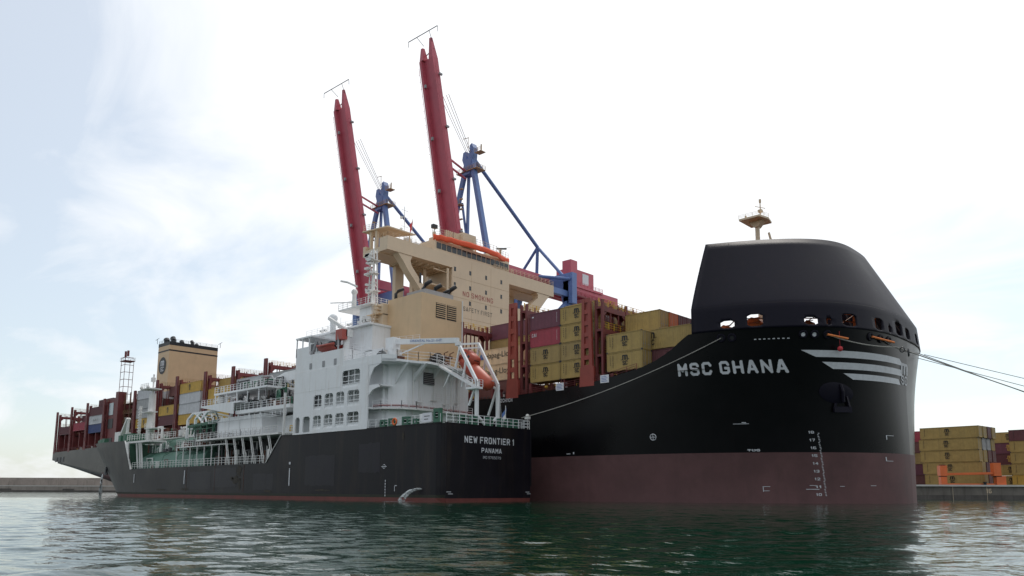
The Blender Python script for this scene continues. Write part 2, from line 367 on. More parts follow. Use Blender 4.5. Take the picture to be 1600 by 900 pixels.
# ---------------------------------------------------------------- containers
_cm={}
def corr(mb,x0,x1,z0,z1,y,depth,pitch,axis,mi=0):
    n=max(2,int((x1-x0)/pitch)); pts=[]
    for i in range(n):
        a=x0+(x1-x0)*i/n; p=(x1-x0)/n
        pts+=[(a,0),(a+p*.30,0),(a+p*.5,1),(a+p*.8,1)]
    pts.append((x1,0)); base=len(mb.v)
    for a,t in pts:
        for z in (z0,z1):
            mb.v.append((a,y+depth*t,z) if axis==1 else (y+depth*t,a,z))
    for i in range(len(pts)-1):
        mb.f.append((base+2*i,base+2*i+2,base+2*i+3,base+2*i+1)); mb.m.append(mi)
def container_meshes(L,H,col,logo):
    key=(round(L,2),round(H,2),col,logo)
    if key in _cm: return _cm[key]
    W=2.44; b=MB(); e=.05
    corr(b,.12,L-.12,.16,H-.1,e,.04,.28,1); corr(b,.12,L-.12,.16,H-.1,W-e,-.04,.28,1)
    corr(b,.12,W-.12,.16,H-.1,e,.04,.28,0)
    b.add([(.1,.1,H-.03),(L-.1,.1,H-.03),(L-.1,W-.1,H-.03),(.1,W-.1,H-.03)],[(0,1,2,3)])
    b.add([(.1,.1,.1),(L-.1,.1,.1),(L-.1,W-.1,.1),(.1,W-.1,.1)],[(0,3,2,1)])
    f=MB(); p=.13
    for x in (0,L-p):
        for y in (0,W-p): f.box(x,x+p,y,y+p,0,H)
    for y in (0,W-.07):
        f.box(p,L-p,y,y+.07,.01,.16); f.box(p,L-p,y,y+.07,H-.11,H-.01)
    for x in (0,L-.07):
        f.box(x,x+.07,p,W-p,.01,.17); f.box(x,x+.07,p,W-p,H-.13,H-.01)
    for x in (0,L-.18):
        for y in (-.012,W-.168):
            for z in (0,H-.12): f.box(x-.01 if x==0 else x,x+.18 if x==0 else x+.19,y,y+.18,z,z+.12,1)
    d=MB(); d.box(L-.06,L-.03,.14,W/2-.01,.18,H-.14); d.box(L-.06,L-.03,W/2+.01,W-.14,.18,H-.14)
    for y in (.4,.85,W-.85,W-.4):
        d.tube([(L-.01,y,.1),(L-.01,y,H-.08)],.022,5,1)
        d.box(L-.03,L+.01,y-.12,y+.12,.75,.81,1)
    m1,m2=M['box_'+col],M['boxd_'+col]
    out=[('body',b.mesh('container_body',m1)),('frame',f.mesh('container_frame',[m2,M['darkgrey']])),('door',d.mesh('container_door',[m2,M['grey']]))]
    if logo:
        t=MB()
        if logo=='logo' or logo=='biglogo' or logo=='lightlogo':
            s=1.0 if logo!='biglogo' else 1.25
            cx=L*.52 if L<8 else L*.47
            w=.92*s; y=-.015
            zc=H*.52
            put_ink(t,'m',flat((cx-w/2,y,zc+.04*s),(1,0,0),(0,0,1),w,.74*s),1.35,res=.4)
            put_ink(t,'SC',flat((cx-w*.45,y,zc-.68*s),(1,0,0),(0,0,1),w*.9,.62*s),1.3,.8,res=.45)
            t.box(cx-w*.78,cx-w*.55,y-.001,y+.001,zc+.06,zc+.14); t.box(cx+w*.55,cx+w*.78,y-.001,y+.001,zc+.14,zc+.22)
            tm=M['black'] if logo!='lightlogo' else M['box_gold']
            out.append(('logo',t.mesh('container_logo',tm)))
            t2=MB()
            for zz in range(7): t2.box(L*.17 if L<8 else L*.08,(L*.17 if L<8 else L*.08)+.09,y-.001,y+.001,.6+zz*.24,.6+zz*.24+.15)
            if L<8:
                for zz in range(5): t2.box(L*.06+.2,L*.06+.28,y-.001,y+.001,.9+zz*.3,.9+zz*.3+.18)
            out.append(('marking',t2.mesh('container_marking',M['black'])))
        elif logo=='hapag':
            put_text(t,'Hapag-Lloyd',flat((L*.22,-.015,H*.33),(1,0,0),(0,0,1),L*.56,1.25),bold=.012)
            out.append(('lettering',t.mesh('container_lettering',M['black'])))
            q=MB()
            for k in range(2): q.prism([(L*.10+k*.55,H*.42),(L*.10+k*.55+.5,H*.42),(L*.10+k*.55+.85,H*.78),(L*.10+k*.55+.35,H*.78)],1,-.015,-.01)
            out.append(('emblem',q.mesh('container_emblem',M['flag_blue'])))
        elif logo=='cai':
            put_text(t,'CAI',flat((.35,-.015,H*.60),(1,0,0),(0,0,1),.95,.55),bold=.03)
            out.append(('lettering',t.mesh('container_lettering',M['letter'])))
            q=MB()
            for zz in range(8): q.box(L-.62,L-.55,-.016,-.012,.7+zz*.2,.7+zz*.2+.12)
            out.append(('marking',q.mesh('container_marking',M['letter'])))
        elif logo=='marks':
            for zz in range(8): t.box(L-.62,L-.55,-.016,-.012,.7+zz*.2,.7+zz*.2+.12)
            t.box(.4,.75,-.016,-.012,H*.72,H*.8)
            out.append(('marking',t.mesh('container_marking',M['letter'])))
        elif logo=='faint':
            for k in range(7): t.box(L*.3+k*.62,L*.3+k*.62+.34,-.016,-.012,H*.38,H*(.52 if k%3 else .66))
            out.append(('lettering',t.mesh('container_lettering',M['box_grey'])))
    _cm[key]=out; return out
ncont=0
def container(x,y,z,L,H,col,label,group,logo=None,rz=0,parts=True):
    global ncont
    ncont+=1
    r=empty('shipping_container',(x,y,z),rz,label,'container',group)
    for nm,me in container_meshes(L,H,col,logo): link(nm,me,r)
    return r

# ================================================================ CONTAINER SHIP
G=empty('container_ship',(-100,25,0),0,'huge black hulled container ship with rounded wind shield bow and tan bridge','container ship')
# hull
hb=MB()
xs=[-236,-230,-224,-218,-212,-206,-200,-194,-188,-182,-176,-170,-160,-150,-140,-120,-100,-80,-60,-40,-20,-12,-6,0,3,6,8,10,12,13.5,14.5,15.5,16.3,17]
xs+= [17+20.2*(1-(1-k/26)**1.7) for k in range(1,27)]
ZL=[-1.5,-.3,1.5,3,4.8,6.6,8,10,12,14]
for sgn in (-1,1):
    def hp(i,t,sgn=sgn):
        x=xs[int(i)]; dk=gdeck(x); z=ZL[int(t)] if t<len(ZL) else 14+(dk-14)*(t-len(ZL)+1)/5
        zz=z
        if x<-172:
            zb=-8+(-150-x)/85*17.0; f=t/(len(ZL)+4); zz=zb+(dk-zb)*f**1.7
        elif x<-140:
            zb=-8+(-150-x)/85*17.0; zz=max(z,min(zb,dk))
        n,xc,xse=g_par(zz); xx=x if x<17 else 17+(xse-17)*((x-17)/20.2)
        return (xx,25+sgn*ghalf(xx,zz),zz)
    grid(hb,hp,range(len(xs)),range(len(ZL)+5),mif=lambda i,t: 1 if (t<5 if xs[int(i)]>=-172 else hp(int(i),int(t)+1)[2]<7.0) else 0)
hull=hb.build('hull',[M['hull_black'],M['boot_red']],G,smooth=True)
for p in hull.data.polygons: p.use_smooth=True
# transom
tb=MB(); tb.add([(-236.02,8,9.3),(-236.02,42,9.3),(-236.02,50,14.3),(-236.02,0,14.3)],[(0,1,2,3)])
for y in (3,10,18,27,36,43): tb.box(-236.2,-236.03,y,y+4,10.2,12.4,1)
tb.build('transom',[M['hull_black'],M['black']],G)
for x0 in (-232.8,-229.6,-226.4):
    o_=MB(); o_.box(x0,x0+2.6,-.06,.0,10.9,12.5); o_.box(x0+.9,x0+1.2,-.09,-.05,10.9,12.5,1); o_.build('mooring_opening',[M['black'],M['grey']],G)
# main deck and hatch structure
db=MB()
dx=[-235.9,-200,-150,-100,-50,-17,-5,0,4,8,10]
for a,b in zip(dx,dx[1:]):
    za,zb=gdeck(a)-.9,gdeck(b)-.9
    db.add([(a,.25,za),(b,.25,zb),(b,49.75,zb),(a,49.75,za)],[(0,1,2,3)])
db.add([(10,.6,17.6),(17,.9,17.6),(24,4,17.6),(30,8,17.6),(34,14,17.6),(35.6,25,17.6),(34,36,17.6),(30,42,17.6),(24,46,17.6),(17,49.1,17.6),(10,49.4,17.6)],[tuple(range(11))])
db.build('main_deck',M['rust'],G)
hc=MB()
for a,b in [(-234,-222),(-219.5,-207),(-205,-192),(-165.5,-153.5),(-150.8,-140),(-137.5,-124),(-121,-109.5),(-106.5,-94.5),(-91.5,-80),(-77,-61),(-43,-31),(-28,-17),(-13,-.2),(2.5,16)]:
    hc.box(a,b,3.2 if b<10 else 4.5,46.8 if b<10 else 45,13.6 if a<-100 else 15.8,18.3 if a>-145 else (17.6 if a>-170 else 19.2 if a>-210 else 20.2))
build_each(hc,'hatch_coaming',M['stack_brown'],G)
# pedestals that carry the outboard stacks
pb=MB()
for x in (-11.5,-5,-4.8,.2,-27,-20,4.2,9.4,-121,-114,-109.5,-137,-130,-124.5,-151,-145,-140.5,-166,-160,-154,-204,-198,-192.5,-219,-213,-207,-233,-227,-222,-106,-100,-94.5):
    pb.box(x,x+.5,.6,3.1,gdeck(x)-.9,18.3 if x>-145 else (17.8 if x>-170 else 19.4 if x>-210 else 20.3))
build_each(pb,'stack_pedestal',M['bridge_red'],G)
# clutter along the side passage: lockers, valves, ventilators
cb=MB()
rnd=random.Random(3)
for rng in ((-29,-15),(-13,-1),(2.5,9),(-137,-109),(-151,-140),(-165,-154),(-219,-192),(-106,-93)):
    x=rng[0]
    while x<rng[1]:
        d=gdeck(x)-.9; k=rnd.random()
        if k<.4: cb.box(x,x+rnd.uniform(.3,.9),1.0,1.6,d,d+rnd.uniform(.8,2.0),rnd.choice([0,1,2,3,1]))
        elif k<.7: cb.cyl((x,.9,d),.16,rnd.uniform(1,1.9),8,rnd.choice([0,3])); cb.ball((x,.9,d+1.7),.28,8,5,rnd.choice([0,3,2]))
        else: cb.tube([(x,.8,d),(x,.8,d+1.4),(x+.8,.8,d+1.4),(x+.8,.8,d)],.08,5,rnd.choice([2,3]))
        x+=rnd.uniform(.8,2.2)
build_each(cb,'deck_fitting',[M['white2'],M['rust'],M['yellow'],M['darkgrey']],G)
# passage under the stern stacks
rb=MB(); rb.rail([(x,.15,gdeck(x)-.05) for x in (-235,-190)],h=1.0,step=2.0); rb.rail([(-17,.15,16.4),(-5,.15,16.75),(4,.15,17.5),(9,.15,18.3)],h=.9,step=1.6)
rb.rail([(-165,.15,15.1),(-93,.15,15.8)],h=1,step=2)
rb.build('bulwark_railing',M['bridge_red'],G)

# --- wind shield with real openings
HOLES=[(.900,.850,23.6),(.803,.745,24.2),(.583,.523,23.6),(.488,.462,23.6),(.412,.338,24.2),
       (.230,.180,24.2),(.140,.118,23.6),(.080,.033,24.5),(.006,-.012,24.2),(-.08,-.12,24.2),(-.2,-.24,24.2),(-.34,-.41,24.2),(-.52,-.58,23.6),(-.75,-.80,24.2),(-.85,-.9,23.6)]
HOLES=[(min(a,b),max(a,b),22.6,d) for a,b,d in HOLES]
us=[u for u in frange(-1,1,96) if not any((a-.004<u<a+(b-a)*.25+.004) or (b-(b-a)*.25-.004<u<b+.004) for a,b,c,d in HOLES)]
for a,b,c,d in HOLES: us+=[a,a+(b-a)*.25,b-(b-a)*.25,b]
us=sorted(set(us)); zs=[22.3,22.6,22.8,23.4,23.6,24.0,24.2,24.3,24.5,25.0,25.5]
def inhole(u,z): return any(a<u<b and c<z<d for a,b,c,d in HOLES)
zs=sorted(set(zs)|set([26,26.6,27.5,28.5,30,31.5,33,34.2,35.2]))
wb=MB()
grid(wb,lambda u,z:(*shield(u,z),shield_z(u,z)),us,zs,skip=inhole)
for a,b,c,d in HOLES:
    w_=(b-a)*.25
    for (u0,z0,du,dz_) in ((a,c,w_,.2),(b,c,-w_,.2),(a,d,w_,-.2),(b,d,-w_,-.2)):
        wb.add([(*shield(u0,z0),z0),(*shield(u0+du,z0),z0),(*shield(u0,z0+dz_),z0+dz_)],[(0,1,2)])
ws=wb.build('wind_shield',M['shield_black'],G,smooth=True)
bm_=bmesh.new(); bm_.from_mesh(ws.data); bmesh.ops.remove_doubles(bm_,verts=bm_.verts,dist=.004); bmesh.ops.recalc_face_normals(bm_,faces=bm_.faces); bm_.to_mesh(ws.data); bm_.free()
m=ws.modifiers.new('solid','SOLIDIFY'); m.thickness=.24; m.offset=0
sm=MB()
for z in (25.6,28.6,31.6):
    grid(sm,lambda u,v:tuple(Vector((*shield(u,z+v*.05),shield_z(u,z+v*.05)))+Vector((.0,-.135,0))*(1 if u>0 else -1)+Vector((.135,0,0))*(1-abs(u))),frange(.02,1,40),[0,1])
for u0 in (.12,.3,.47,.62,.77,.9):
    grid(sm,lambda u,v:tuple(Vector((*shield(u0+u*.0012,v),shield_z(u0,v)))+Vector((.05,-.13,0))),[0,1],[25.6,28,31,33.5,35.1])
sm.build('weld_seam',M['hull_navy'],G)
# stiffeners and platforms inside the shield
sb=MB()
for k in range(-9,10):
    u=k/10
    for za,zb2 in ((25.8,30),(30,35)):
        x1,y1=shield(u,za); x2,y2=shield(u,zb2)
        cx,cy=14,25
        f=lambda x,y:(x+(cx-x)*.03,y+(cy-y)*.03)
        sb.beam((*f(x1,y1),za),(*f(x2,y2),zb2),.35,.3)
sb.build('shield_stiffener',M['darkgrey'],G)
# mooring gear seen through the openings
gb=MB(); rnd=random.Random(5)
def winch(x,y,z):
    gb.box(x-1.6,x+1.6,y-1.2,y+1.2,z,z+.4); 
    gb.tube([(x-1.5,y,z+1.3),(x+1.5,y,z+1.3)],.9,12)
    for k in (-1.6,-.5,.5,1.6): gb.tube([(x+k-.06,y,z+1.3),(x+k+.06,y,z+1.3)],1.25,14)
    gb.box(x+1.7,x+2.5,y-.6,y+.6,z,z+2.1)
for x,y in ((20,7),(26,12),(30,17),(31,25),(20,16),(25,22),(14,14),(16,10)): winch(x,y,20.9)
for x,y in ((19.5,4),(23,5),(27,8),(31,12),(33,17),(34,22)): 
    gb.beam((x,y,20.9),(x,y,25.5),.35); 
for a,b in zip([(19.5,4),(23,5),(27,8),(31,12),(33,17)],[(23,5),(27,8),(31,12),(33,17),(34,22)]):
    for z in (23.2,24.3,25.3): gb.beam((*a,z),(*b,z),.12)
    gb.beam((*a,22.2),(*b,25.3),.12)
for (x,y,w,zt_) in ((20.0,5.2,2.2,24.2),(23.6,6.2,2.6,24.9),(29.6,9.6,1.6,24.2)):
    gb.box(x-w*.4,x+w*.35,y,y+1.2,20.9,zt_-1.1); gb.prism([(x-w*.45,zt_-1.0),(x+w*.4,zt_-1.0),(x+w*.3,zt_-.6),(x-w*.1,zt_-.25),(x-w*.45,zt_-.7)],1,y-.1,y+.9); gb.beam((x-w*.3,y+.2,zt_-.4),(x+w*.3,y+.5,zt_-.3),.1)
for (x,y) in ((15.5,9),(17.5,11),(13,13),(12,17),(15,15),(19,10)):
    gb.beam((x,y,20.9),(x,y,24.3),.4)
for z in (22.6,23.5,24.3):
    gb.beam((12,17,z),(17.5,11,z),.22); gb.beam((15.5,9,z-.2),(19,10,z-.2),.22); gb.beam((13,13,z),(15.5,9,z),.18)
build_each(gb,'mooring_winch',M['winch_orange'],G)
fd=MB(); fd.add([(12,3,20.9),(17,2.6,20.9),(24,5,20.9),(30,9,20.9),(34,16,20.9),(35.4,25,20.9),(34,34,20.9),(30,41,20.9),(24,45,20.9),(12,47,20.9)],[tuple(range(10))])
fd.build('forecastle_deck',M['rust'],G)
# fairleads, one ring each
def hull_pt(x,z,out=.05):
    y=25-ghalf(x,z); e=.05
    y2=25-ghalf(x+e,z); y3=25-ghalf(x,z+e)
    t1=Vector((e,y2-y,0)); t2=Vector((0,y3-y,e)); n=t1.cross(t2).normalized()
    if n.y>0: n=-n
    return Vector((x,y,z))+n*out,n
for x,z in ((21.2,21.4),(22.5,21.35),(30.15,21.4),(31.2,21.4),(32.35,21.4),(35.7,21.55),(36.3,21.5),(36.7,21.5)):
    p,n=hull_pt(x,z,.06); q=MB(); q.ring(p,n,.42,.16,18,6); q.disc(p+n*.01,n,.40,16,1)
    f=q.build('fairlead',[M['shield_black'],M['sign_white'] if x in (30.15,31.2) else M['black']],G,smooth=False)
q=MB(); q.ring((36.95,20.3,20.6),(-.0-1,.0,0),.3,.12); 
# name on the flared bow
def onhull(x0,x1,z0,z1,slope=0.0,out=.05):
    def fn(u,v):
        x=x0+(x1-x0)*u; z=z0+slope*(x-x0)+(z1-z0)*v
        n,xc,xse=g_par(z); x=min(x,xse-.02)
        p,nn=hull_pt(x,z,out) if x<xse-.1 else (Vector((x,25-ghalf(x,z),z)),None)
        return p
    return fn
t=MB(); put_text(t,'MSC GHANA',onhull(15.05,28.0,16.85,18.55,-.012),bold=.045,sp=1.12)
t.build('ship_name',M['letter'],G)
# lettering bars: sweeping stripes
for (xa,za,xb,zb,xe,zc,zd) in [(29.6,19.5,30.9,18.65,36.85,18.65,19.5),(31.35,18.05,32.2,17.2,36.75,17.2,18.05),(33.0,16.7,33.7,15.95,36.6,15.95,16.7)]:
    s=MB()
    def fn(u,v,xa=xa,za=za,xb=xb,zb=zb,xe=xe):
        xl=xb+(xa-xb)*v; x=xl+(xe-xl)*u; z=zb+(za-zb)*v
        p,n=hull_pt(min(x,g_par(z)[2]-.03),z,.05); return p
    grid(s,fn,frange(0,1,30),[0,.25,.5,.75,1]); s.build('bow_stripe',M['letter'],G)
def stem_pt(y,z,out=.05):
    n,xc,xse=g_par(z); d=abs(25-y)/25
    x=xc+(xse-xc)*max(0,1-d**n)**(1/n)
    return Vector((x+out,y,z))
t=MB(); put_text(t,'m',lambda u,v: stem_pt(22.6+2.9*u,17.5+1.55*v),bold=.06); put_text(t,'sc',lambda u,v: stem_pt(22.8+2.5*u,16.1+1.25*v),bold=.045)
t.build('bow_emblem',M['emblem'],G)
# draft marks and small signs
t=MB()
for k,z in enumerate([1.0+i*1.0 for i in range(9)]):
    num=str(10+k)
    t_fn=onhull(28.85,29.4,z,z+.34,out=.04); put_text(t,num,t_fn,bold=.03)
    for j in range(5):
        zz=z+j*.2
        if zz<9.2: p,n=hull_pt(29.75-.02*j,zz,.04); e=Vector((.14,0,0)); e2=Vector((0,0,.07)); y2=Vector((0,(25-ghalf(29.89,zz))-(25-ghalf(29.75,zz)),0)); t.add([p,p+e+y2,p+e+y2+e2,p+e2],[(0,1,2,3)])
t.build('draft_marks',M['letter'],G)
t=MB()
p,n=hull_pt(10.6,8.9,.04); t.ring(p,n,.42,.06,20,4); 
a=onhull(10.2,11.0,8.86,8.94); t.add([a(0,0),a(1,0),a(1,1),a(0,1)],[(0,1,2,3)]); a=onhull(10.56,10.64,8.5,9.3); t.add([a(0,0),a(1,0),a(1,1),a(0,1)],[(0,1,2,3)])
for (x,z,w,h) in ((22.2,6.9,1.3,.06),(21.0,10.3,1.8,.07),(22,10.45,.5,.1),(35.5,8.9,.5,.06),(35.5,8.4,.07,.5),(35.3,5.6,.07,.5),(35.3,5.55,.5,.06),(23.4,1.5,.08,.7),(23.4,2.15,.8,.06),(23.4,1.6,.7,.06),(27.9,1.8,1.3,.08),(28.3,2.3,.6,.06),(31.2,2.2,.4,.06),(33.9,2.3,.45,.06),(-3.5,6.9,.7,.1),(-2.3,6.9,.2,.3)):
    a=onhull(x,x+w,z,z+h); grid(t,lambda u,v:a(u,v),frange(0,1,4),[0,1])
a=onhull(22.2,23.6,6.75,7.05); put_text(t,'TUG',a,bold=.02)
t.build('hull_marks',M['letter'],G)
t=MB(); put_text(t,'2CH|1CH',flat((-17.1,-.04,15.65),(1,0,-.02),(0,0,1),2.6,.6),bold=.03); t.build('frame_mark',M['letter'],G)
# row of small slots (lettering cut-outs under the bulwark)
t=MB()
for k in range(8):
    a=onhull(25.0+k*.5,25.25+k*.5,20.9,21.02,out=.04); t.add([a(0,0),a(1,0),a(1,1),a(0,1)],[(0,1,2,3)])
t.build('drain_slots',M['letter'],G)
# anchor and its recess bolster
ab=MB()
def ap(x,z,o=.3):
    return hull_pt(x,z,o)[0]
ab.tube([ap(32.55,15.3,.1),ap(32.5,14.5,.45),ap(32.4,13.1,.5)],.22,8)
c=ap(32.35,12.4,.5)
ab.beam(ap(31.5,12.1,.3),ap(33.0,12.1,.3),.4,.75)
ab.beam(ap(31.6,12.2,.3),ap(31.8,12.9,.25),.25,.3); ab.beam(ap(32.9,12.2,.3),ap(32.8,13.8,.25),.25,.3)
ab.build('anchor',M['shield_black'],G)
ab=MB()
def bol(u,v):
    ang=u*2*math.pi; r=v
    x=32.0+math.cos(ang)*1.5*r; z=14.2+math.sin(ang)*1.35*r
    return hull_pt(x,z,.06+.14*max(0,1-r**2)**.8)[0]
grid(ab,bol,frange(0,1,24),frange(0.0,1,8)); ab.build('anchor_bolster',M['shield_black'],G,smooth=True)
q=MB(); a=hull_pt(33.4,21.9,.15)[0]; q.ball((a.x,a.y,a.z-2.3),.34,12,8); q.beam(a,(a.x,a.y,a.z-2),.03)
q.build('fender_float',M['flag_red'],G)

# --- foremast
fm=MB(); fx,fy=17.5,22
fm.cyl((fx,fy,21),.45,22.6,10,r2=.34)
fm.prism([(fx-2.0,fy-2.2),(fx+1.4,fy-2.2),(fx+1.9,fy),(fx+1.4,fy+2.2),(fx-2.0,fy+2.2)],2,43.6,43.9)
fm.prism([(fx-1.2,43.6),(fx+1.2,43.6),(fx+.3,42.6),(fx-.3,42.6)],1,fy-.6,fy+.6)
fm.cyl((fx+.6,fy,43.9),.09,3.2,6); fm.box(fx+.3,fx+.9,fy-.3,fy+.3,45.0,45.4); fm.cyl((fx-1.4,fy-1,43.9),.16,.7,8); fm.cyl((fx+.6,fy,46.6),.2,.5,8)
fm.beam((fx+.2,fy-.9,45.8),(fx+1,fy+.9,45.8),.08)
fm.rail([(fx-2,fy-2.2,43.9),(fx+1.4,fy-2.2,43.9),(fx+1.9,fy,43.9)],h=.6,step=1.2,r=.02)
fm.cyl((fx+1.8,fy+.8,35),.14,5.6,6); fm.tube([(fx+1.8,fy+.8,40.2),(fx+1.6,fy+.5,41.6)],.18,6)
fm.build('foremast',M['cream'],G)

# --- superstructure
S=MB(); XF=-49.0
S.box(-58.5,XF,18.3,36.0,16,48.6)
S.box(-51.6,XF,.9,52.0,48.6,51.4)          # front wing beam
S.box(-57.0,-51.6,.9,52.0,48.4,49.6)       # wing deck
S.box(-57.0,-56.2,.9,52.0,49.6,50.6)
for y0_ in (8.6,13.2,38.4,43): S.box(-57,-56,y0_,y0_+2.2,30,48.4)
for X0,X1 in ((-50.9,-49.12),):
    S.prism([(3.6,48.55),(4.8,47.4),(6.6,45.2),(9.6,42.2),(12,38),(12,31),(18.25,31),(18.25,40.4),(12.9,40.5),(7.2,46.6),(6.9,47.6),(7.4,48.55)],0,X0,X1)
    S.prism([(50.6,48.55),(49.4,47.4),(47.8,45.6),(44.6,42.2),(42,38),(42,31),(36.05,31),(36.05,43.2),(41.6,43.6),(46.2,47.2),(46.3,47.9),(45.8,48.55)],0,X0,X1)
S.box(-57,-51,12,18.25,17,31); S.box(-57,-51,36.05,42,17,31)
S.box(-57,-50.6,12.2,18.28,34.6,35.0)
su=S.build('superstructure',M['cream'],G)
w=MB(); w.box(-56,XF-.35,13.5,36.3,51.42,53.9); w.build('wheelhouse',M['cream'],G)
# wheelhouse windows
for k in range(15):
    y=14.0+k*1.48
    q=MB(); q.box(XF-.34,XF-.28,y,y+1.25,52.0,53.3); q.build('window',M['glass'],su)
for y in (18.75,23.3,28.2,33.1):
    for z in (48.0,44.6,41.2):
        if y<20 and z<42: continue
        q=MB(); q.box(XF-.02,XF+.03,y,y+.55,z,z+.95); q.build('window',M['glass'],su)
q=MB(); 
for (y0,z0,y1,z1) in ((4,45.5,4.0,45.5),): pass
q.box(XF-.2,XF-.0,9.35,9.75,43.5,45.6); q.build('slot_window',M['black'],su)
# canvas dodger and gear on the wheelhouse top
c=MB(); path=[(-49.6,13.2),(-48.8,14.6),(-48.3,18),(-47.7,24.5),(-48.0,31),(-49.4,34.6),(-49.6,36.6)]
pts=[]
for (a,b),(d,e) in zip(path,path[1:]):
    for k in range(6): pts.append((a+(d-a)*k/6,b+(e-b)*k/6))
pts.append(path[-1])
grid(c,lambda i,v:(pts[int(i)][0]+.12*math.sin(i*1.9)*(1-v)+.1*math.sin(v*3),pts[int(i)][1],53.6+1.25*v+(.07*math.sin(i*1.3))),range(len(pts)),frange(0,1,4))
co=c.build('canvas_dodger',M['canvas'],G,smooth=True); m=co.modifiers.new('s','SOLIDIFY'); m.thickness=.06
r=MB(); r.rail([(p[0]-.3,p[1],54.6) for p in path],h=1.6,step=1.1,r=.03)
r.rail([(XF-.1,37,51.4),(XF-.1,51.9,51.4)],h=1.1,step=1.5,r=.03); r.rail([(-52,1,51.4),(-49.1,1,51.4),(-49.1,12.5,51.4)],h=.9,step=1.5,r=.02)
r.rail([(-49.05,31,51.45),(-49.05,37.5,51.45)],h=.8,step=.8,r=.04)
r.build('bridge_railing',M['cream'],G)
r=MB(); r.box(-52,-49.2,21.4,25.4,54.2,57.3); r.box(-53,-50,15,17,54.2,55.2); r.box(-53,-50,31,34,54.2,55.3); r.box(-55,-52,37,43,51.4,52.5)
for k in range(8): r.box(-50.4,-50.1,17.4+k*.55,17.6+k*.55,54.2,57.0)
r.cyl((-51,27,54.2),.2,2.4,8); r.cyl((-50.5,14.3,54.2),.35,1.6,8)
build_each(r,'roof_locker',M['cream'],G)
r=MB(); r.cyl((-50.5,14.3,55.8),.07,1.0,6,1); r.box(-50.9,-50.1,13.7,14.9,56.6,57.4,1); r.cyl((-50,34,54.2),.25,2.2,8); r.tube([(-50,33,56.5),(-49.6,35.6,57.0)],.22,6,1); r.beam((-50,34.5,57),(-49.5,37,57.6),.06,.06)
r.cyl((-51,27,56.6),.14,1.0,8,1)
for k in range(4): r.cyl((-53.5,17+k*5,54.2),.04,3.6,5)
build_each(r,'aerial',[M['pipe_tan'],M['black']],G)
r=MB()
for k in range(2): r.ball((-53.5,9.6+2.2*k,53.2-.3*k),1.0-.15*k,12,8)
for k in range(2): r.cyl((-53.5,9.6+2.2*k,51.2),.35,1.3,8)
build_each(r,'satellite_dome',M['white'],G,smooth=True)
r=MB(); r.cyl((-53,8.2,51.3),.07,9.0,6); 
for z in (54,56,58,59.5): r.beam((-53,7.4,z),(-53,9.2,z),.06)
for z in (55,57.5): r.box(-53.2,-52.8,7.2,7.6,z,z+.5)
r.build('signal_mast',M['white2'],G)
# platform on the starboard wing
r=MB(); r.prism([(-57.6,1.0),(-50.8,2.2),(-50.8,9.5),(-57.6,6)],2,53.9,54.15); 
for x,y in ((-55.8,2.0),(-54.2,2.2),(-55.8,5)): r.beam((x,y,49.6),(x,y,53.9),.55)
r.beam((-51.2,8.2,51.3),(-51.2,8.2,53.9),.2); r.rail([(-57.4,1.2,54.15),(-53,1.9,54.15)],h=1.2,step=1.5)
r.build('wing_platform',M['cream'],G)
r=MB(); put_ink(r,'NO SMOKING',flat((XF+.03,21.4,43.0),(0,1,0),(0,0,1),9.3,1.1),.9,2.2)
r.build('warning_lettering',M['red_text'],G)
r=MB(); put_ink(r,'SAFETY FIRST',flat((XF+.03,21.6,39.8),(0,1,0),(0,0,1),8.8,.95),.8,2.4)
r.build('warning_lettering',M['darkgrey'],G)
r=MB()
for z in (38.2,42.4,46.7): r.box(XF,XF+.02,18.4,35.9,z,z+.05)
for y in (24,30): r.box(XF,XF+.015,y,y+.04,17,51)
r.build('weld_seams',M['pipe_tan'],G)
r=MB(); r.beam((XF+.3,16.6,40.5),(XF+.3,16.6,48),.4); r.tube([(XF+.2,12.8,47.2),(XF+.2,17.9,47.0),(XF+.2,17.9,32)],.12,6); r.tube([(XF+.2,18.1,31),(XF+.2,18.1,48)],.18,6)
r.box(-56,-50.2,13.6,18.2,44.2,44.5); r.beam((-53,14,44.5),(-53,14,48.5),.5); r.box(-54,-51,12.9,15,40.6,42.2)
for k in range(6): r.beam((-57+k,7.8,48.3),(-57+k,18.2,48.3),.2,.4)
for k in range(7): r.beam((-50.3,7.8+k*1.6,48.25),(-56,7.8+k*1.6,48.25),.15,.35)
r.build('wing_pipes',M['cream'],G)

# --- aft funnel
f=MB(); f.box(-181.5,-173.2,12,27.8,19,46.9)
fu=f.build('funnel',M['tan'],G)
f=MB(); f.box(-181.53,-173.17,11.97,27.83,46.9,48.0); f.box(-181.54,-173.16,11.96,27.84,45.0,45.45); f.build('funnel_band',M['black'],fu)
f=MB(); f.disc((-177.6,11.93,40.6),(0,-1,0),2.75,32); f.build('emblem_disc',M['black'],fu)
t=MB(); put_text(t,'m',flat((-178.9,11.9,40.5),(1,0,0),(0,0,1),2.6,1.7),bold=.06); put_text(t,'sc',flat((-178.8,11.9,38.75),(1,0,0),(0,0,1),2.4,1.5),bold=.05); t.build('emblem',M['letter'],fu)
for (x,y,r0,h) in ((-179,13.5,.9,1.6),(-176.5,14.5,.8,2.0),(-178,18,.7,1.5),(-175,20,.55,1.4),(-178,23,.6,1.1)):
    p=MB(); p.cyl((x,y,48),r0,h*.5,10); p.tube([(x,y,48+h*.5),(x-.6,y,48+h)],r0,10); p.build('exhaust_pipe',M['darkgrey'],fu)
p=MB(); p.rail([(-181.4,12.1,48),(-173.3,12.1,48),(-173.3,27.7,48)],h=.9,step=2,r=.03)
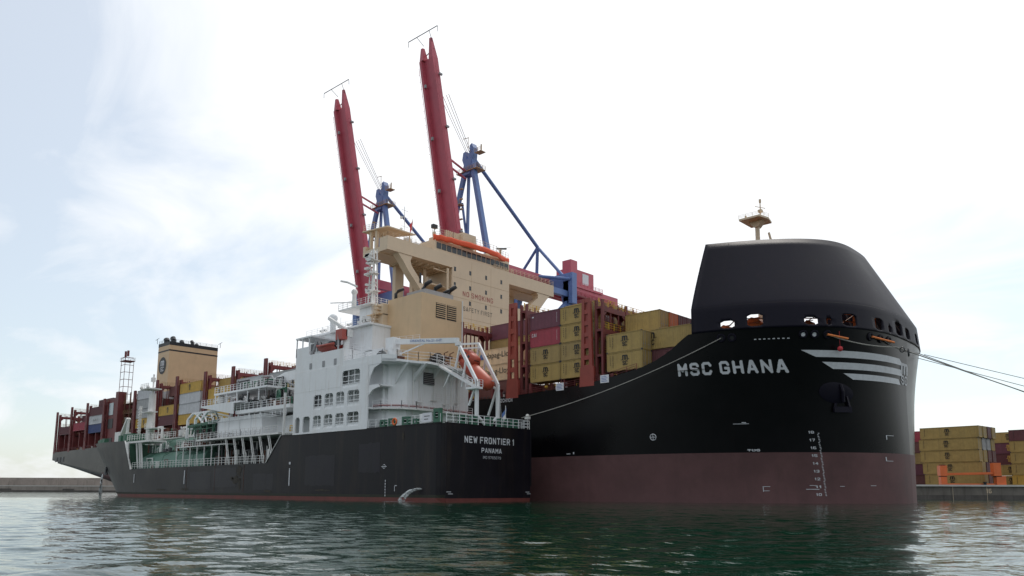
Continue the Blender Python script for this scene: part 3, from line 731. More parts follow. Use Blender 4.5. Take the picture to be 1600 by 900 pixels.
for x,y in ((-181.5,11.5),(-173,28.5)): p.beam((x,y,48),(x,y,49.6),.1); p.beam((x-1.4,y,49.4),(x+1.2,y,49.8),.09)
p.build('funnel_railing',M['darkgrey'],fu)
# engine casing between the stern bays
e=MB(); e.box(-190.3,-183,1.0,2.2,14,29.8); e.box(-183,-180.8,.6,3.0,14,31.5,0); e.box(-191,-168,8,42,14,29.5,2)
for z in (18.5,21.5,24.5,27.5): e.box(-180.8,-168.2,2.2,8,z,z+.2,1)
for x in (-180,-176,-172,-168.5): e.beam((x,2.4,14),(x,2.4,31),.35,.35,1)
for k in range(3):
    for x in (-180,-176,-172): e.beam((x,2.4,15.5+k*4),(x+4,2.4,19+k*4),.12,.12,1)
ec=e.build('engine_casing',[M['bridge_red'],M['stack_brown'],M['stack_brown']],G)
e=MB(); e.box(-188.6,-185.2,.9,.97,24.6,28.4); e.build('window',M['glass_light'],ec)
e=MB(); e.box(-188.8,-185,.9,.97,20.4,23.4); e.box(-188.8,-184.8,.9,.97,15,17.4); e.build('opening',M['black'],ec)
e=MB()
for z in (18.7,21.7,24.7,27.7): e.rail([(-180.8,2.3,z),(-168.3,2.3,z)],h=1,step=1.5,r=.025)
for x,y in ((-179,6),(-175,6),(-171,6)): e.ball((x,y,28.6),1.1,10,6)
e.build('casing_handrail',M['pipe_tan'],ec)
# lattice mast on the casing
e=MB()
for x in (-184.6,-181.6):
    for y in (2,4.6): e.beam((x,y,29.5),(x+.3,y,42.4),.12)
for k in range(6):
    z=31+k*2.3
    e.beam((-184.6,2,z),(-181.6,2,z),.14); e.beam((-181.5,2,z),(-181.5,4.6,z),.14)
e.box(-185,-181,1.8,4.9,41.4,41.6); e.rail([(-185,1.8,41.6),(-181,1.8,41.6),(-181,4.9,41.6)],h=1,step=1.2,r=.02)
for x in (-184,-182): e.cyl((x,3,43),.35,1.8,8)
e.build('vent_lattice_mast',M['bridge_red'],G)
# --- lashing bridges
def pillar_mb(X,zt,z0,k_=1.0):
    p=MB(); w0,w1=1.35*k_,1.05*k_
    p.prism([(X-w0,z0),(X+w0,z0),(X+w0*.95,z0+2.9),(X-w0*.85,z0+2.9)],1,-.02,.42)
    zb=z0+2.9
    # slotted upper part: two cheeks with rungs between the slots
    H=zt-zb; n=6
    for s in (-1,1):
        p.prism([(X+s*w1*.72-.3,zb),(X+s*w1*.72+.3,zb),(X+s*w1*.50+.24,zt),(X+s*w1*.50-.24,zt)],1,0,.42)
    z=zb
    for k in range(n):
        hh=H/n; p.box(X-.75*k_,X+.75*k_,.03,.39,z+hh*.62,z+hh); z+=hh
    p.box(X-.75*k_,X+.75*k_,.03,.39,zb,zb+.3)
    p.box(X-.7*k_,X+.7*k_,.2,.3,zb+H*.33,zt)
    return p
def frame_mb(X,zt,z0,inner=49.5,levels=(21.4,25.2,29.2)):
    a,b=X-.55,X+.55; p=MB()
    ys=[.8+6.05*k for k in range(9)]
    ys=[y for y in ys if y<=inner]
    for y in ys:
        for x in (a,b): p.beam((x,y,z0),(x,y,zt+.2),.34,.42)
        p.box(a,b,y-.1,y+.1,z0,z0+1.6)
    for z in levels:
        if z>zt: continue
        p.box(a-.1,b+.1,.6,ys[-1],z-.35,z)
        for x in (a,b): p.box(x-.12,x+.12,.6,ys[-1],z-.75,z-.3)
        for y in ys[:-1]:
            for x in (a,b):
                p.prism([(y+.1,z-.7),(y+1.1,z-.7),(y+.1,z-1.7)],0,x-.05,x+.05); p.prism([(y+5.9,z-.7),(y+4.9,z-.7),(y+5.9,z-1.7)],0,x-.05,x+.05)
    for y in ys[:-1]:
        for q in (2,4): 
            for x in (a,b): p.beam((x,y+q,levels[0]),(x,y+q,zt),.16)
    return p
def hand_mb(X,zt,inner,levels):
    h=MB(); 
    for z in levels:
        if z<=zt:
            for x in (X-.62,X+.62): h.rail([(x,.7,z),(x,inner-1,z)],h=1.05,step=1.5,r=.026)
    for k in range(int(inner/3) if X>-60 else 0): h.box(X-.72,X-.6,1.5+3*k,1.66+3*k,zt+.1,zt+.75)
    return h
TW=[(-235,28.6,0),(-220.3,29.4,0),(-205.6,29.7,0),(-190.9,30,0),(-167,30.5,0),(-151.6,32.2,0),(-138.8,32.0,0),(-122.2,31.6,0),(-107.6,31.4,0),(-92.3,31.6,0),(-77.8,31,0),(-29.6,31.0,1),(-14.6,31.7,1),(.35,30.0,1)]
for X,zt,big in TW:
    z0=gdeck(X)-.4
    if big: lv=(21.4,25.2,zt-1.4)
    else: lv=(19.6,23.4,zt-1.6)
    mt=M['pillar_red'] if X>-20 else M['bridge_red']
    br=frame_mb(X+(1.9 if big else 1.15),zt-1.2 if not big else zt-.6,z0-.4,levels=lv).build('lashing_bridge',M['bridge_red'],G)
    pillar_mb(X,zt,z0,1.0 if big else .66).build('pillar',mt,br)
    hand_mb(X+(1.9 if big else 1.15),zt-.6,30 if X>-100 else 20,lv).build('handrail',M['pipe_tan'] if X<-100 else M['yellow'],br)
# signs hung on the rail
for x0,z0 in ((-5.4,16.55),(2.9,16.95)):
    s=MB(); s.box(x0,x0+1.5,-.12,-.06,z0,z0+1.15); sg=s.build('notice_board',M['sign_white'],G)
    s=MB(); 
    for k in range(4): s.box(x0+.2,x0+1.25-.15*(k%2),-.13,-.122,z0+.2+k*.22,z0+.28+k*.22)
    s.build('notice_text',M['flag_blue'],sg)

# ================================================================ DECK CONTAINERS
gFA='containers between the two tall red lashing towers near the bow'
gF='containers stacked ahead of the red tower beside the ship name'
g_in='inboard containers glimpsed past the lashing bridges'
L20,L40=6.06,12.19
tiers=['bottom','second','third','top']
z=18.35
cols=[('ochre','logo'),('ochre2','logo'),('rose','cai'),('plum','marks')]
cn={'ochre':'mustard yellow','ochre2':'mustard yellow','rose':'bright rose red','plum':'dark plum','maroon':'maroon','white':'pale grey','cream':'cream','blue':'dark blue','brown':'reddish brown','orange':'orange','gold':'golden yellow','grey':'grey'}
for k in range(4):
    container(-11.15,.5,z+k*2.79,L20,2.74,cols[k][0],cn[cols[k][0]]+' twenty foot container, %s tier, left stack between the tall red towers'%tiers[k],gFA,cols[k][1])
    container(-4.98,.5,z+.02+k*2.79,L20,2.74,'ochre' if k!=1 else 'ochre2','mustard container with logo, %s tier against the second tall red tower'%tiers[k],gFA,'logo')
# forward bay
container(3.67,.5,18.55,L20,2.74,'ochre','lower of two mustard logo containers ahead of the second red tower',gF,'logo')
container(3.67,.5,21.32,L20,2.74,'ochre','upper of two mustard logo containers ahead of the second red tower',gF,'logo')
container(3.9,3.05,18.55,L40,2.85,'maroon','maroon long container partly hidden behind the foot of the black wind shield',gF,'marks')
container(3.9,3.05,21.5,L40,2.9,'ochre','mustard long container with extra large black logo beside the black wind shield',gF,'biglogo')
zz=24.9
for i,(c,x,lab) in enumerate([('ochre',3.5,'mustard container high behind the forward stack, blank side in view'),('orange',3.6,'orange container end on, highest tier between mustard and maroon ones'),('maroon',3.6,'maroon container end on, just right of the orange one high at the bow'),('maroon',3.6,'last maroon container end on, nearest the black wind shield at the top tier')]):
    for t in range(2): container(x,5.6+i*2.5,18.9+t*3.0,L20,2.85,'ochre2' if i%2 else 'maroon',('%s tier inboard container, row %d behind the forward mustard stack'%(tiers[t],i+1)),'lower inboard containers of the forward bay',None)
    container(x,5.6+i*2.5,zz+.1,L20,2.9,c,lab,gF,None)
# inboard rows of the bay between the towers, ends visible through the bridge
for i,y in enumerate((3.0,5.5,8.0)):
    for k in range(4):
        c=('ochre','maroon','ochre2')[(i+k)%3]
        container(-6.2,y,z+.3+k*2.95,L20,2.85,c,'%s container end behind the red lashing bridge, %s tier, %s row inboard'%(cn[c],tiers[k],('first','second','third')[i]),g_in)
for i,(c,y) in enumerate((('ochre',10.5),('maroon',13.0))):
    container(-6.2,y,z+.3+3*2.95,L20,2.85,c,'%s container top tier far inboard behind the yellow tipped lashing bridge'%cn[c],g_in)
# bay behind the first tower
container(-26.9,3.0,19.9,L40,2.75,'cream','lower cream container with black Hapag-Lloyd lettering, right of the orange lifeboat','cream containers with black lettering','hapag')
container(-26.4,3.0,22.7,L40,2.75,'cream','upper cream container with black Hapag-Lloyd lettering and blue emblem','cream containers with black lettering','hapag')
container(-27.5,3.0,17.1,L40,2.75,'brown','dark container under the cream lettered ones','cream containers with black lettering',None)
for k,c in enumerate(('maroon','ochre2','plum')):
    container(-27.5,8.0,22.7+k*2.8,L40,2.75,c,'%s container in the row behind the cream ones, %s of three'%(cn[c],('lowest','middle','topmost')[k]),g_in)
    container(-27.5,15.5,22.7+k*2.8,L40,2.75,('plum','ochre2','maroon')[k],'%s container far inboard before the tan bridge front, %s of three'%(cn[('plum','ochre2','maroon')[k]],('lowest','middle','topmost')[k]),g_in)
for k,c in enumerate(('ochre2','maroon','ochre')):
    container(-43.5,14,20+k*2.8,L40,2.75,c,'%s container close below the tan bridge front, %s of three'%(cn[c],('lowest','middle','topmost')[k]),g_in)
# aft bays, outboard row (largest visible)
AFT=[(-150.0+ -13.9-2.0,17.6+1.6,['gold','grey','grey','white'],'stack behind the small white signal mast',(1,0,0,0)),
     (-150.2,19.0,['maroon','gold'],'stack under the open lattice right of the signal mast',(0,1)),
     (-137.4,18.6,['gold','white','white','gold'],'four high stack right of the tan funnel foot',(0,0,0,1)),
     (-120.8,18.6,['gold','gold','gold'],'stack above the white pipe frame',(0,1,1)),
     (-106.2,19.7,['white','white','white'],'stack of pale containers beneath the slender red towers',(0,0,1)),
     (-219.0,21.0,['rose'],'single layer in the second bay from the stern',(0,)),
     (-204.3,19.6,['blue','white','maroon'],'stack at the third bay from the stern',(0,0,0)),
     (-233.6,20.3,['maroon'],'single layer at the very stern',(0,))]
ordn={1:[''],2:['lower','upper'],3:['lowest','middle','topmost'],4:['lowest','second lowest','second highest','topmost']}
for x,z0,cs,where,lg in AFT:
    n=len(cs)
    for k,c in enumerate(cs):
        lo='logo' if lg[k] else None
        if c=='white' and where.startswith('stack at the third'): lo='faint'
        if c=='maroon' and 'lattice' in where: lo='marks'
        container(x,.5,z0+k*2.8,L40 if x<-110 else 12.4,2.74,c,('%s %s container, %s'%(ordn[n][k],cn[c],where)).strip(),'containers along the side of the aft deck',lo)
gi2='inboard containers of the aft deck'
for (x,y,z0,c,lab) in [(-150.2,3.1,27.6,'brown','reddish brown container high behind the open lattice beside the funnel foot'),(-165.9,3.1,24.7,'brown','reddish brown container behind the pale stack by the signal mast'),(-120.8,3.1,27.0,'ochre','upper mustard container one row inboard above the white pipe frame'),(-91,.5,25.3,'grey','grey container beside the white crane jib, outermost row'),(-91,.5,22.5,'ochre2','dull mustard container below the grey one beside the crane jib'),(-204.3,3.1,28.0,'maroon','highest maroon container at the third bay from the stern'),(-150.2,6,27.6,'maroon','maroon container high inboard at the foot of the tan funnel'),(-150.2,6,24.8,'maroon','second tier maroon container deep inside the open lattice'),
    (-165.9,6,27.5,'grey','grey container inboard behind the pale signal mast stack'),(-137.4,8.5,27.0,'ochre2','dull mustard container inboard of the four high stack'),
    (-120.8,8.5,27.0,'maroon','maroon container inboard above the mustard stack'),(-106.2,3.1,25.3,'white','pale container one row inboard under the slender red towers'),
    (-91,3.1,24.5,'white','pale container right of the last slender red tower'),(-91,3.1,21.7,'maroon','maroon container low right of the last slender red tower'),
    (-91,8.1,24.5,'maroon','maroon container inboard below the white crane jib'),(-219.0,8,21.0,'maroon','maroon container inboard in the second bay from the stern'),
    (-219.0,3.1,23.8,'maroon','upper maroon container in the second bay from the stern') ,(-233.6,5.6,20.3,'brown','brown container inboard at the very stern'),(-204.3,5.6,25.2,'brown','brown container inboard at the third bay from the stern')]:
    container(x,y,z0,L40,2.74,c,lab,gi2,'logo' if lab.startswith('pale container one') else None)

# ================================================================ BUNKER TANKER
M['patch']=mat('patch_paint',(.016,.014,.020),.45,var=.3,scale=.4,grime=.6,grime_rgb=(.008,.007,.008),gscale=.3,spec=.25)
M['scrape']=mat('scrape',(.035,.027,.018),.7,var=.6,scale=2.5,grime=.8,grime_rgb=(.010,.009,.008),gscale=.8)
T=empty('gas_bunker_tanker',(-70,-13.8,0),0,'smaller dark hulled gas bunkering tanker with white deckhouse lying alongside','tanker')
YC=-13.8; HB=8.7
TD=[(-150,13.0),(-138,12.5),(-110.9,12.2),(-106.8,5.9),(-50,6.0),(-45.5,10.45),(-5,10.25)]
def tdeck(x): return pw(x,TD)
def tstem(z): return -130.6-1.38*z
def thalf(x,z):
    if x>-7.2:
        return HB*(1-.05*((x+7.2)/1.4)**2)*(1 if z>1.2 else .93+.07*max(0,z+1.5)/2.7)
    xc=-96-14*clamp(z/12); xe=tstem(max(z,-1))
    if x<xc:
        u=clamp((xc-x)/(xc-xe)); return HB*max(0,1-u**2.1)**(1/1.6)
    return HB
hb=MB()
txs=[-5.8,-6.1,-6.5,-7.2,-10,-15,-25,-35,-44,-45.5,-46.5,-48,-49.2,-50,-55,-65,-80,-95,-100,-104,-106.8,-108,-109.5,-110.9,-113,-116]
txs+=[-116-0.0001-(1-(1-k/16)**1.6) for k in range(1,17)]
tz=[-1.5,0,.55,.95,2,3.5,5]
for sg in (-1,1):
    def tp(i,j,sg=sg):
        x=txs[int(i)]; s=0
        dk=tdeck(x) if x>=-116 else lerp(tdeck(-116),13.0,-(x+116))
        z=tz[int(j)] if j<len(tz) else 5+(dk-5)*(j-len(tz)+1)/6
        if x<-116:
            t=-(x+116.0001); xx=-116+(tstem(z)+116)*t
        else: xx=x
        return (xx,YC+sg*thalf(xx,z),z)
    grid(hb,tp,range(len(txs)),range(len(tz)+6),mif=lambda i,j: 1 if j<2 else (2 if j<3 else 0))
hb.add([(-5.8,YC-8.25,.5),(-5.8,YC+8.25,.5),(-5.8,YC+8.27,10.25),(-5.8,YC-8.27,10.25)],[(0,1,2,3)])
hb.add([(-5.8,YC-7.7,-1.4),(-5.8,YC+7.7,-1.4),(-5.8,YC+8.2,.5),(-5.8,YC-8.2,.5)],[(0,1,2,3)],1)
hb.build('hull',[M['hull_navy'],M['boot_bright'],M['weed']],T,smooth=False)
d=MB()
d.add([(-5.85,YC-8.2,9.6),(-5.85,YC+8.2,9.6),(-46,YC+8.6,9.6),(-46,YC-8.6,9.6)],[(0,1,2,3)])
d.add([(-46,YC-8.6,5.9),(-46,YC+8.6,5.9),(-108,YC+8.6,5.9),(-108,YC-8.6,5.9)],[(0,1,2,3)])
d.add([(-46,YC-8.5,5.9),(-46,YC+8.5,5.9),(-46,YC+8.5,9.6),(-46,YC-8.5,9.6)],[(0,1,2,3)])
fp=[(-109,-8.5),(-116,-8.2),(-126,-7),(-136,-4.6),(-143,-2),(-146.5,0)]
d.add([(x,YC+y,11.4) for x,y in fp]+[(x,YC-y,11.4) for x,y in reversed(fp[:-1])],[tuple(range(11))])
d.add([(-109,YC-8.5,5.9),(-109,YC+8.5,5.9),(-109,YC+8.5,11.4),(-109,YC-8.5,11.4)],[(0,1,2,3)])
d.build('deck',M['deck_green'],T)
e=MB(); e.beam((-106.7,-22.56,5.8),(-110.9,-22.56,12.2),.25,.14); e.beam((-45.5,-22.56,10.5),(-50,-22.56,6.05),.12,.1)
e.tube([(-146.2,YC-.05,11),(-141,YC-.1,7),(-137.5,YC-.1,4.7),(-131.5,YC-.1,.6)],.28,6)
e.build('bulwark_trim',M['white2'],T)
e=MB(); e.tube([(-5.72,YC-8.28,10.2),(-5.7,YC-8.28,.6)],.09,6); e.tube([(-5.72,YC+8.28,10.2),(-5.7,YC+8.28,2.2)],.07,6); e.beam((-5.9,YC-8.3,10.3),(-5.9,YC+8.3,10.3),.2,.14); e.beam((-45,-22.52,10.33),(-6.2,-22.52,10.33),.12,.12)
e.build('gunwale',M['hull_navy'],T)
t=MB(); N_=lambda y0,y1,z0,z1: flat((-5.74,y0,z0),(0,1,0),(0,0,1),y1-y0,z1-z0)
put_text(t,'NEW FRONTIER 1',N_(-18.8,-9.15,7.85,8.75),bold=.03,sp=1.05); put_text(t,'PANAMA',N_(-15.6,-11.65,6.62,7.28),bold=.02,sp=1.08); t.build('ship_name',M['letter'],T)
t=MB(); put_ink(t,'IMO 9765079',N_(-15.3,-11.8,5.82,6.18),.75); t.build('registry_number',M['letter'],T)
t=MB()
for k in range(6): t.box(-17.7,-17.55,-22.56,-22.53,.7+k*.4,.95+k*.4)
t.box(-15.6,-15.52,-22.56,-22.53,1.4,2.2); t.box(-15.6,-15.1,-22.56,-22.53,2.1,2.2)
t.ring((-18.0,-22.54,4.8),(0,1,0),.28,.04,14,4); t.box(-18.6,-17.4,-22.56,-22.53,4.76,4.84)
t.box(-42.6,-42.35,-22.56,-22.53,2.2,5.0); t.box(-42.7,-42.25,-22.56,-22.53,5.6,6.0); t.box(-80.5,-80.2,-22.56,-22.53,2.6,5.2); t.box(-104.8,-104.5,-22.54,-22.52,3,4.8)
for y in (YC-8.1,YC+7.2): t.box(-5.78,-5.75,y,y+.8,1.3,1.38); t.box(-5.78,-5.75,y+.3,y+1.1,1.05,1.12)
t.build('draft_marks',M['letter'],T)
rn=random.Random(21); t=MB()
for (x0,x1,z0,z1) in ((-78,-69.5,1.6,4.9),(-68.6,-60,2.0,5.4),(-54,-47.5,1.5,4.2),(-38,-30,2.2,6.8),(-24,-19,4.0,8.2)):
    n=14; xs_=[x0+(x1-x0)*k/n for k in range(n+1)]
    t.add([(x,-22.512,z0+rn.uniform(-.12,.12)) for x in xs_]+[(x,-22.512,z1+rn.uniform(-.1,.1)) for x in reversed(xs_)],[tuple(range(2*n+2))])
build_each(t,'repaint_patch',M['patch'],T)
t=MB()
def blot(cx,cz,w,h,s,y=-22.53):
    rr=random.Random(s); pts=[]
    for k in range(22):
        a=2*math.pi*k/22; r=rr.uniform(.55,1.1); pts.append((cx+w*r*math.cos(a),y,cz+h*r*math.sin(a)))
    t.add([(cx,y,cz)]+pts,[(0,1+k,1+(k+1)%22) for k in range(22)])
blot(-59,4.9,1.1,1.0,1); blot(-60,3.3,1.6,.7,2); blot(-58.6,2.6,.5,1.1,3); blot(-61.4,3.5,.8,.35,4); blot(-80,1.6,1.8,.25,5); blot(-33,1.5,2.2,.2,6); blot(-14,8.9,.3,.8,7); blot(-49,1.3,1.6,.3,8); blot(-91,1.5,2.5,.2,9)
t.build('scrape_mark',M['scrape'],T)
# fender chafing stain plates on the hull side, three rust seam lines
t=MB()
for x0 in (-79.5,-68,-57.3): t.box(x0,x0+.05,-22.53,-22.5,1.2,5.9)
t.build('hull_seam',M['rust'],T)

# --- side gallery wall with real openings
HO=[(-41.3,-40.0,10.55,13.05),(-39.1,-37.1,10.55,13.05)]
for z0,z1 in ((10.9,13.0),(13.9,16.25)):
    for a,b in ((-36.2,-34.0),(-33.2,-30.9),(-30.15,-28.0),(-27.2,-24.25)): HO.append((a,b,z0,z1))
HO.append((-28.7,-24.2,16.75,19.35))
us=sorted(set([-42,-22.2]+[q for h in HO for q in (h[0],h[0]+.12,h[0]+.28,h[1]-.28,h[1]-.12,h[1])]))
vs=sorted(set([10.3,20.2]+[q for h in HO for q in (h[2],h[3],h[3]-.12,h[3]-.28)]))
def sk(x,z):
    for a,b,c,dd in HO:
        if a<x<b and c<z<dd:
            if (x<a+.12 or x>b-.12) and z>dd-.28: return False
            if (x<a+.28 or x>b-.28) and z>dd-.12: return False
            return True
    return False
g=MB(); grid(g,lambda x,z:(x,-22.5,z),us,vs,skip=sk)
ga=g.build('gallery_wall',M['white'],T); mo=ga.modifiers.new('s','SOLIDIFY'); mo.thickness=.22; mo.offset=0
for a,b,c,dd in HO[2:]:
    r=MB(); w=b-a; nv=3 if w>4 else 2
    for k in range(1,nv): r.box(a+w*k/nv-.05,a+w*k/nv+.05,-22.5,-22.4,c,dd-.02)
    for f in (.0,.2,.36,.66): r.box(a,b,-22.52,-22.42,c+(dd-c)*f,c+(dd-c)*f+.09)
    r.box(a,b,-22.48,-22.42,c,c+.45)
    r.build('window_frame',M['white'],ga)
S=MB()
S.box(-41.8,-28.7,-20.9,-5.3,10.3,22.9); S.box(-42,-28.7,-22.5,-20.8,20.2,22.95)
S.box(-41.95,-28.75,-22.35,-5.3,20.0,20.3); S.box(-41.9,-22.3,-22.35,-20.3,13.25,13.5); S.box(-41.9,-22.3,-22.35,-20.3,16.4,16.6)
S.box(-28.7,-21.5,-20.4,-5.3,10.3,20.0); S.box(-42.0,-41.8,-22.4,-5.3,10.3,22.9)
S.prism([(-21.6,-19.9),(-20.9,-19.9),(-19.4,-17.6),(-19.9,-4.6),(-21.6,-4.6)],2,10.3,20.0)
S.prism([(-28.7,-22.5),(-19.2,-22.5),(-17.9,-20.9),(-17.2,-17.5),(-16.3,-15.8),(-17.4,-9.6),(-18.6,-5),(-28.7,-5)],2,19.95,20.3)
S.box(-28.7,-19.3,-22.55,-22.4,19.6,20.95)
S.prism([(-19.2,-22.5),(-17.9,-20.9),(-17.9,-20.8),(-19.2,-22.4)],2,19.9,20.95)
S.prism([(-22.3,20.0),(-19.4,20.0),(-19.4,19.6),(-21.0,19.1),(-21.8,18),(-22.3,16.6)],1,-22.5,-22.35)
S.prism([(-22.3,16.6),(-19.8,16.6),(-19.8,16.2),(-21.2,15.9),(-22.3,15)],1,-22.5,-22.2); S.box(-22.3,-19.8,-22.4,-19.9,16.45,16.65)
S.prism([(-17.3,20.0),(-16.4,20.0),(-19.2,17.6),(-19.2,18.6),(-18.2,19.2)],1,-16.6,-16.2)
S.prism([(-17.9,20.0),(-17.2,20.0),(-20.2,17.0),(-20.2,18.0)],1,-19.2,-19.0)
for y in (-12.5,-9): S.prism([(-19.6,19.95),(-17.6,19.95),(-19.6,18.2)],1,y,y+.2)
S.box(-44.5,-27,-18.5,-7.5,22.9,27.0); S.box(-44.9,-26.8,-19.2,-7,27.0,27.3)
S.box(-42.1,-38.2,-22.5,-22.3,22.95,24.4); S.box(-42.1,-41.9,-22.5,-19,22.9,24.4); S.box(-42.2,-37.6,-22.55,-18.8,25.9,26.15)
for x in (-42,-40.3,-38.4): S.beam((x,-22.4,24.3),(x,-22.4,25.95),.16)
S.box(-34.8,-31.6,-15.4,-12.6,27,31.6)
S.box(-28.6,-24,-18.5,-12,20.2,23.0)
sp=S.build('deckhouse',M['white'],T)
for x in (-37.85,-34.25,-31.1): q=MB(); q.box(x,x+.62,-22.57,-22.52,20.6,21.55); q.build('window',M['grey'],sp)
for x in (-34.6,-31.1): q=MB(); q.box(x,x+.62,-22.57,-22.63+.04,17.4,18.35); q.build('window',M['grey'],sp)
q=MB(); q.box(-40.7,-40.15,-22.57,-22.6,14.3,15.2); q.build('window',M['grey'],sp)
q=MB(); q.box(-44.56,-44.5,-18,-8,24.6,26); [q.box(x,x+1.4,-18.56,-18.5,24.6,26) for x in (-44,-42.2)]; q.build('window',M['glass'],sp)
q=MB(); q.box(-19.55,-19.35,-14.4,-12.3,17.4,19.2); [q.box(-19.36,-19.28,-14.4,-12.3,17.5+k*.28,17.58+k*.28,1) for k in range(6)]; q.build('louver',[M['darkgrey'],M['grey']],sp)
q=MB()
for z in (20.25,17.0): q.box(-41.9,-29,-22.63,-22.615,z,z+.04)
for x in (-37.5,-33): q.box(x,x+.03,-22.63,-22.615,16.6,20.2)
q.build('weld_seams',M['white2'],T)
# walkway round the aft house at mid height, with red fire main
wp=[(-22.3,-21.6),(-20.6,-21.4),(-18.6,-19.2),(-17.9,-17.0),(-18.6,-9),(-18.9,-4.6)]
q=MB(); q.prism(wp+[(-21,-4.6),(-21,-19),(-22.3,-19.6)],2,13.2,13.4); q.build('walkway',M['white2'],T)
q=MB(); q.rail([(x,y,13.4) for x,y in wp],h=1.05,step=1.4,r=.035); q.build('walkway_railing',M['white'],T)
q=MB(); q.tube([(x-.25,y+.25,13.75) for x,y in wp],.14,6); q.build('fire_main',M['red_text'],T)
q=MB()
for x,y,z in ((-19.4,-16,14.5),(-19.5,-13,15),(-19.6,-10.5,14.6),(-19.7,-8,15)): q.box(x,x+.3,y,y+1.2,z,z+.12); q.tube([(x+.1,y+.6,13.4),(x+.1,y+.6,17+.4*(y%3))],.05,5)
q.beam((-19.2,-9,13.4),(-19.2,-9,19.8),.14); q.beam((-19.2,-8.4,13.4),(-19.2,-8.4,19.8),.1)
q.rail([(-19.1,-13,15.1),(-19.2,-6,15.1)],h=1,step=1,r=.02)
q.tube([(-19.2,-16.6,10.3),(-19.2,-16.6,19.4)],.09,6); q.tube([(-19.3,-7.3,10.3),(-19.3,-7.3,19.4)],.16,6)
build_each(q,'bulkhead_fitting',M['white2'],T)
q=MB(); q.box(-33.5,-27.7,-16.2,-7,20.2,24.6); q.box(-30,-27.8,-16,-8,24.6,31,1)
for z in (25.5,27.4,29.2): q.box(-31,-27.8,-16.8,-14,z,z+.15)
q.build('casing_annex',[M['tan'],M['cream']],T)
q=MB(); q.box(-27.8,-19.6,-15,-6.6,20.2,31.6); ca=q.build('exhaust_casing',M['tan'],T)
for y in (-12.05,-9.75):
    q=MB(); q.box(-19.6,-19.56,y,y+2.0,28.1,30.5,0)
    for k in range(7): q.box(-19.57,-19.45,y+.04,y+1.96,28.3+k*.33,28.42+k*.33,1)
    q.build('louver',[M['black'],M['tan']],ca)
q=MB(); q.tube([(-19.5,-6.5,20.3),(-19.5,-6.5,31.7)],.1,6); q.build('vent_pipe',M['white2'],ca)
for y,h,r in ((-14.5,1.9,.26),(-12.2,3.0,.34),(-10.1,2.7,.36),(-8.3,2.2,.26),(-6.9,3.1,.36)):
    q=MB(); x=-22.5 if y>-14 else -26.5
    q.tube([(x,y,31.5),(x,y,31.5+h*.55),(x+.25,y+.25,31.5+h*.78),(x+.9,y+.9,31.5+h)],r,9); q.build('exhaust_pipe',M['black'],ca,smooth=True)
q=MB(); q.box(-25,-20.5,-13.5,-7.6,31.6,32.6); q.build('casing_top',M['grey'],ca)
q=MB(); q.rail([(-28.6,-22.4,20.3),(-19.3,-22.4,20.9-.6),(-17.9,-20.8,20.3),(-17.2,-17.4,20.3),(-16.4,-15.8,20.3),(-17.4,-9.6,20.3),(-18.6,-5,20.3)],h=1.35,step=1.5,r=.035)
q.rail([(-44.8,-19,27.3),(-27,-19,27.3)],h=1,step=1.6,r=.02); q.rail([(-28.7,-22.3,22.9),(-28.7,-16,22.9)],h=1,step=1.4,r=.025)
q.rail([(-33,-16.1,24.7),(-19.6,-15.2,24.0)],h=.9,step=1.5,r=.02)
q.build('upper_railing',M['white'],T)
q=MB()
for (x,y,z) in ((-25,-21,20.3),(-23,-20.5,20.3),(-20,-19.5,20.3),(-18.6,-12,20.3)): q.box(x,x+1,y,y+1,z,z+.8); 
for (x,y) in ((-19.2,-10.5),(-19,-9.5),(-19,-7.4)): q.tube([(x,y,20.3),(x,y,22.6),(x+.3,y+.5,22.9)],.09,5); q.box(x-.3,x+.3,y-.3,y+.3,21.8,22.2)
build_each(q,'deck_valve',M['rust'],T)
q=MB(); q.ball((-18.4,-12.6,21.3),1.25,14,8,sz=.62); [q.ring((-18.4,-12.6,21.3),(math.cos(a),math.sin(a),0),.9,.12,12,4) for a in (0,1,2)]; q.ball((-22.5,-20,21),.9,10,6,sz=1.3); build_each(q,'rubber_fender',M['black'],T)
# --- provisions crane
q=MB(); q.cyl((-22,-18.4,20.2),.75,2.6,12); q.box(-23,-21.2,-19,-17.6,22.4,24.2); cr=q.build('deck_crane',M['white'],T)
q=MB(); q.beam((-22,-18.4,23.6),(-10.6,-15.6,22.75),.5,.75); q.beam((-20.5,-18.2,21.6),(-16,-17,22.9),.16); q.box(-11,-10.4,-15.9,-15.3,22.0,22.6); q.build('jib',M['white'],cr)
q=MB(); put_text(q,'ORIENTAL No.21-1HT',lambda u,v:Vector((-18.6,-17.9,23.22))+Vector((5.5,1.35,-.41))*u+Vector((0,-.0,.34))*v,bold=.01); q.build('jib_lettering',M['flag_blue'],cr)
# --- main mast
q=MB(); 
for a,b in ((-.55,-.55),(.55,-.55),(.55,.55),(-.55,.55)): q.beam((-33.2+a,-14+b,31.6),(-33.2+a*.6,-14+b*.6,41.2),.17)
for k in range(10):
    z=32+k*.95; s=.55-.02*k
    for a,b,c,d_ in ((-s,-s,s,-s),(s,-s,s,s),(s,s,-s,s),(-s,s,-s,-s)): q.beam((-33.2+a,-14+b,z),(-33.2+c,-14+d_,z+ (.9 if k%2 else 0)),.08)
q.cyl((-33.2,-14,31.4),.4,6,8,r2=.3)
for z,w in ((34.2,1.3),(37.2,1.0),(39.4,1.2)): q.box(-33.2-w*.8,-33.2+w*.8,-14-w*.6,-14+w*.6,z,z+.1); q.rail([(-33.2-w*.8,-14-w*.6,z),(-33.2+w*.8,-14-w*.6,z)],h=.7,step=.8,r=.02)
q.cyl((-33.2,-14,41),.06,2.2,6); q.beam((-34.5,-14,39),(-31.9,-14,39),.1); 
rn=random.Random(9)
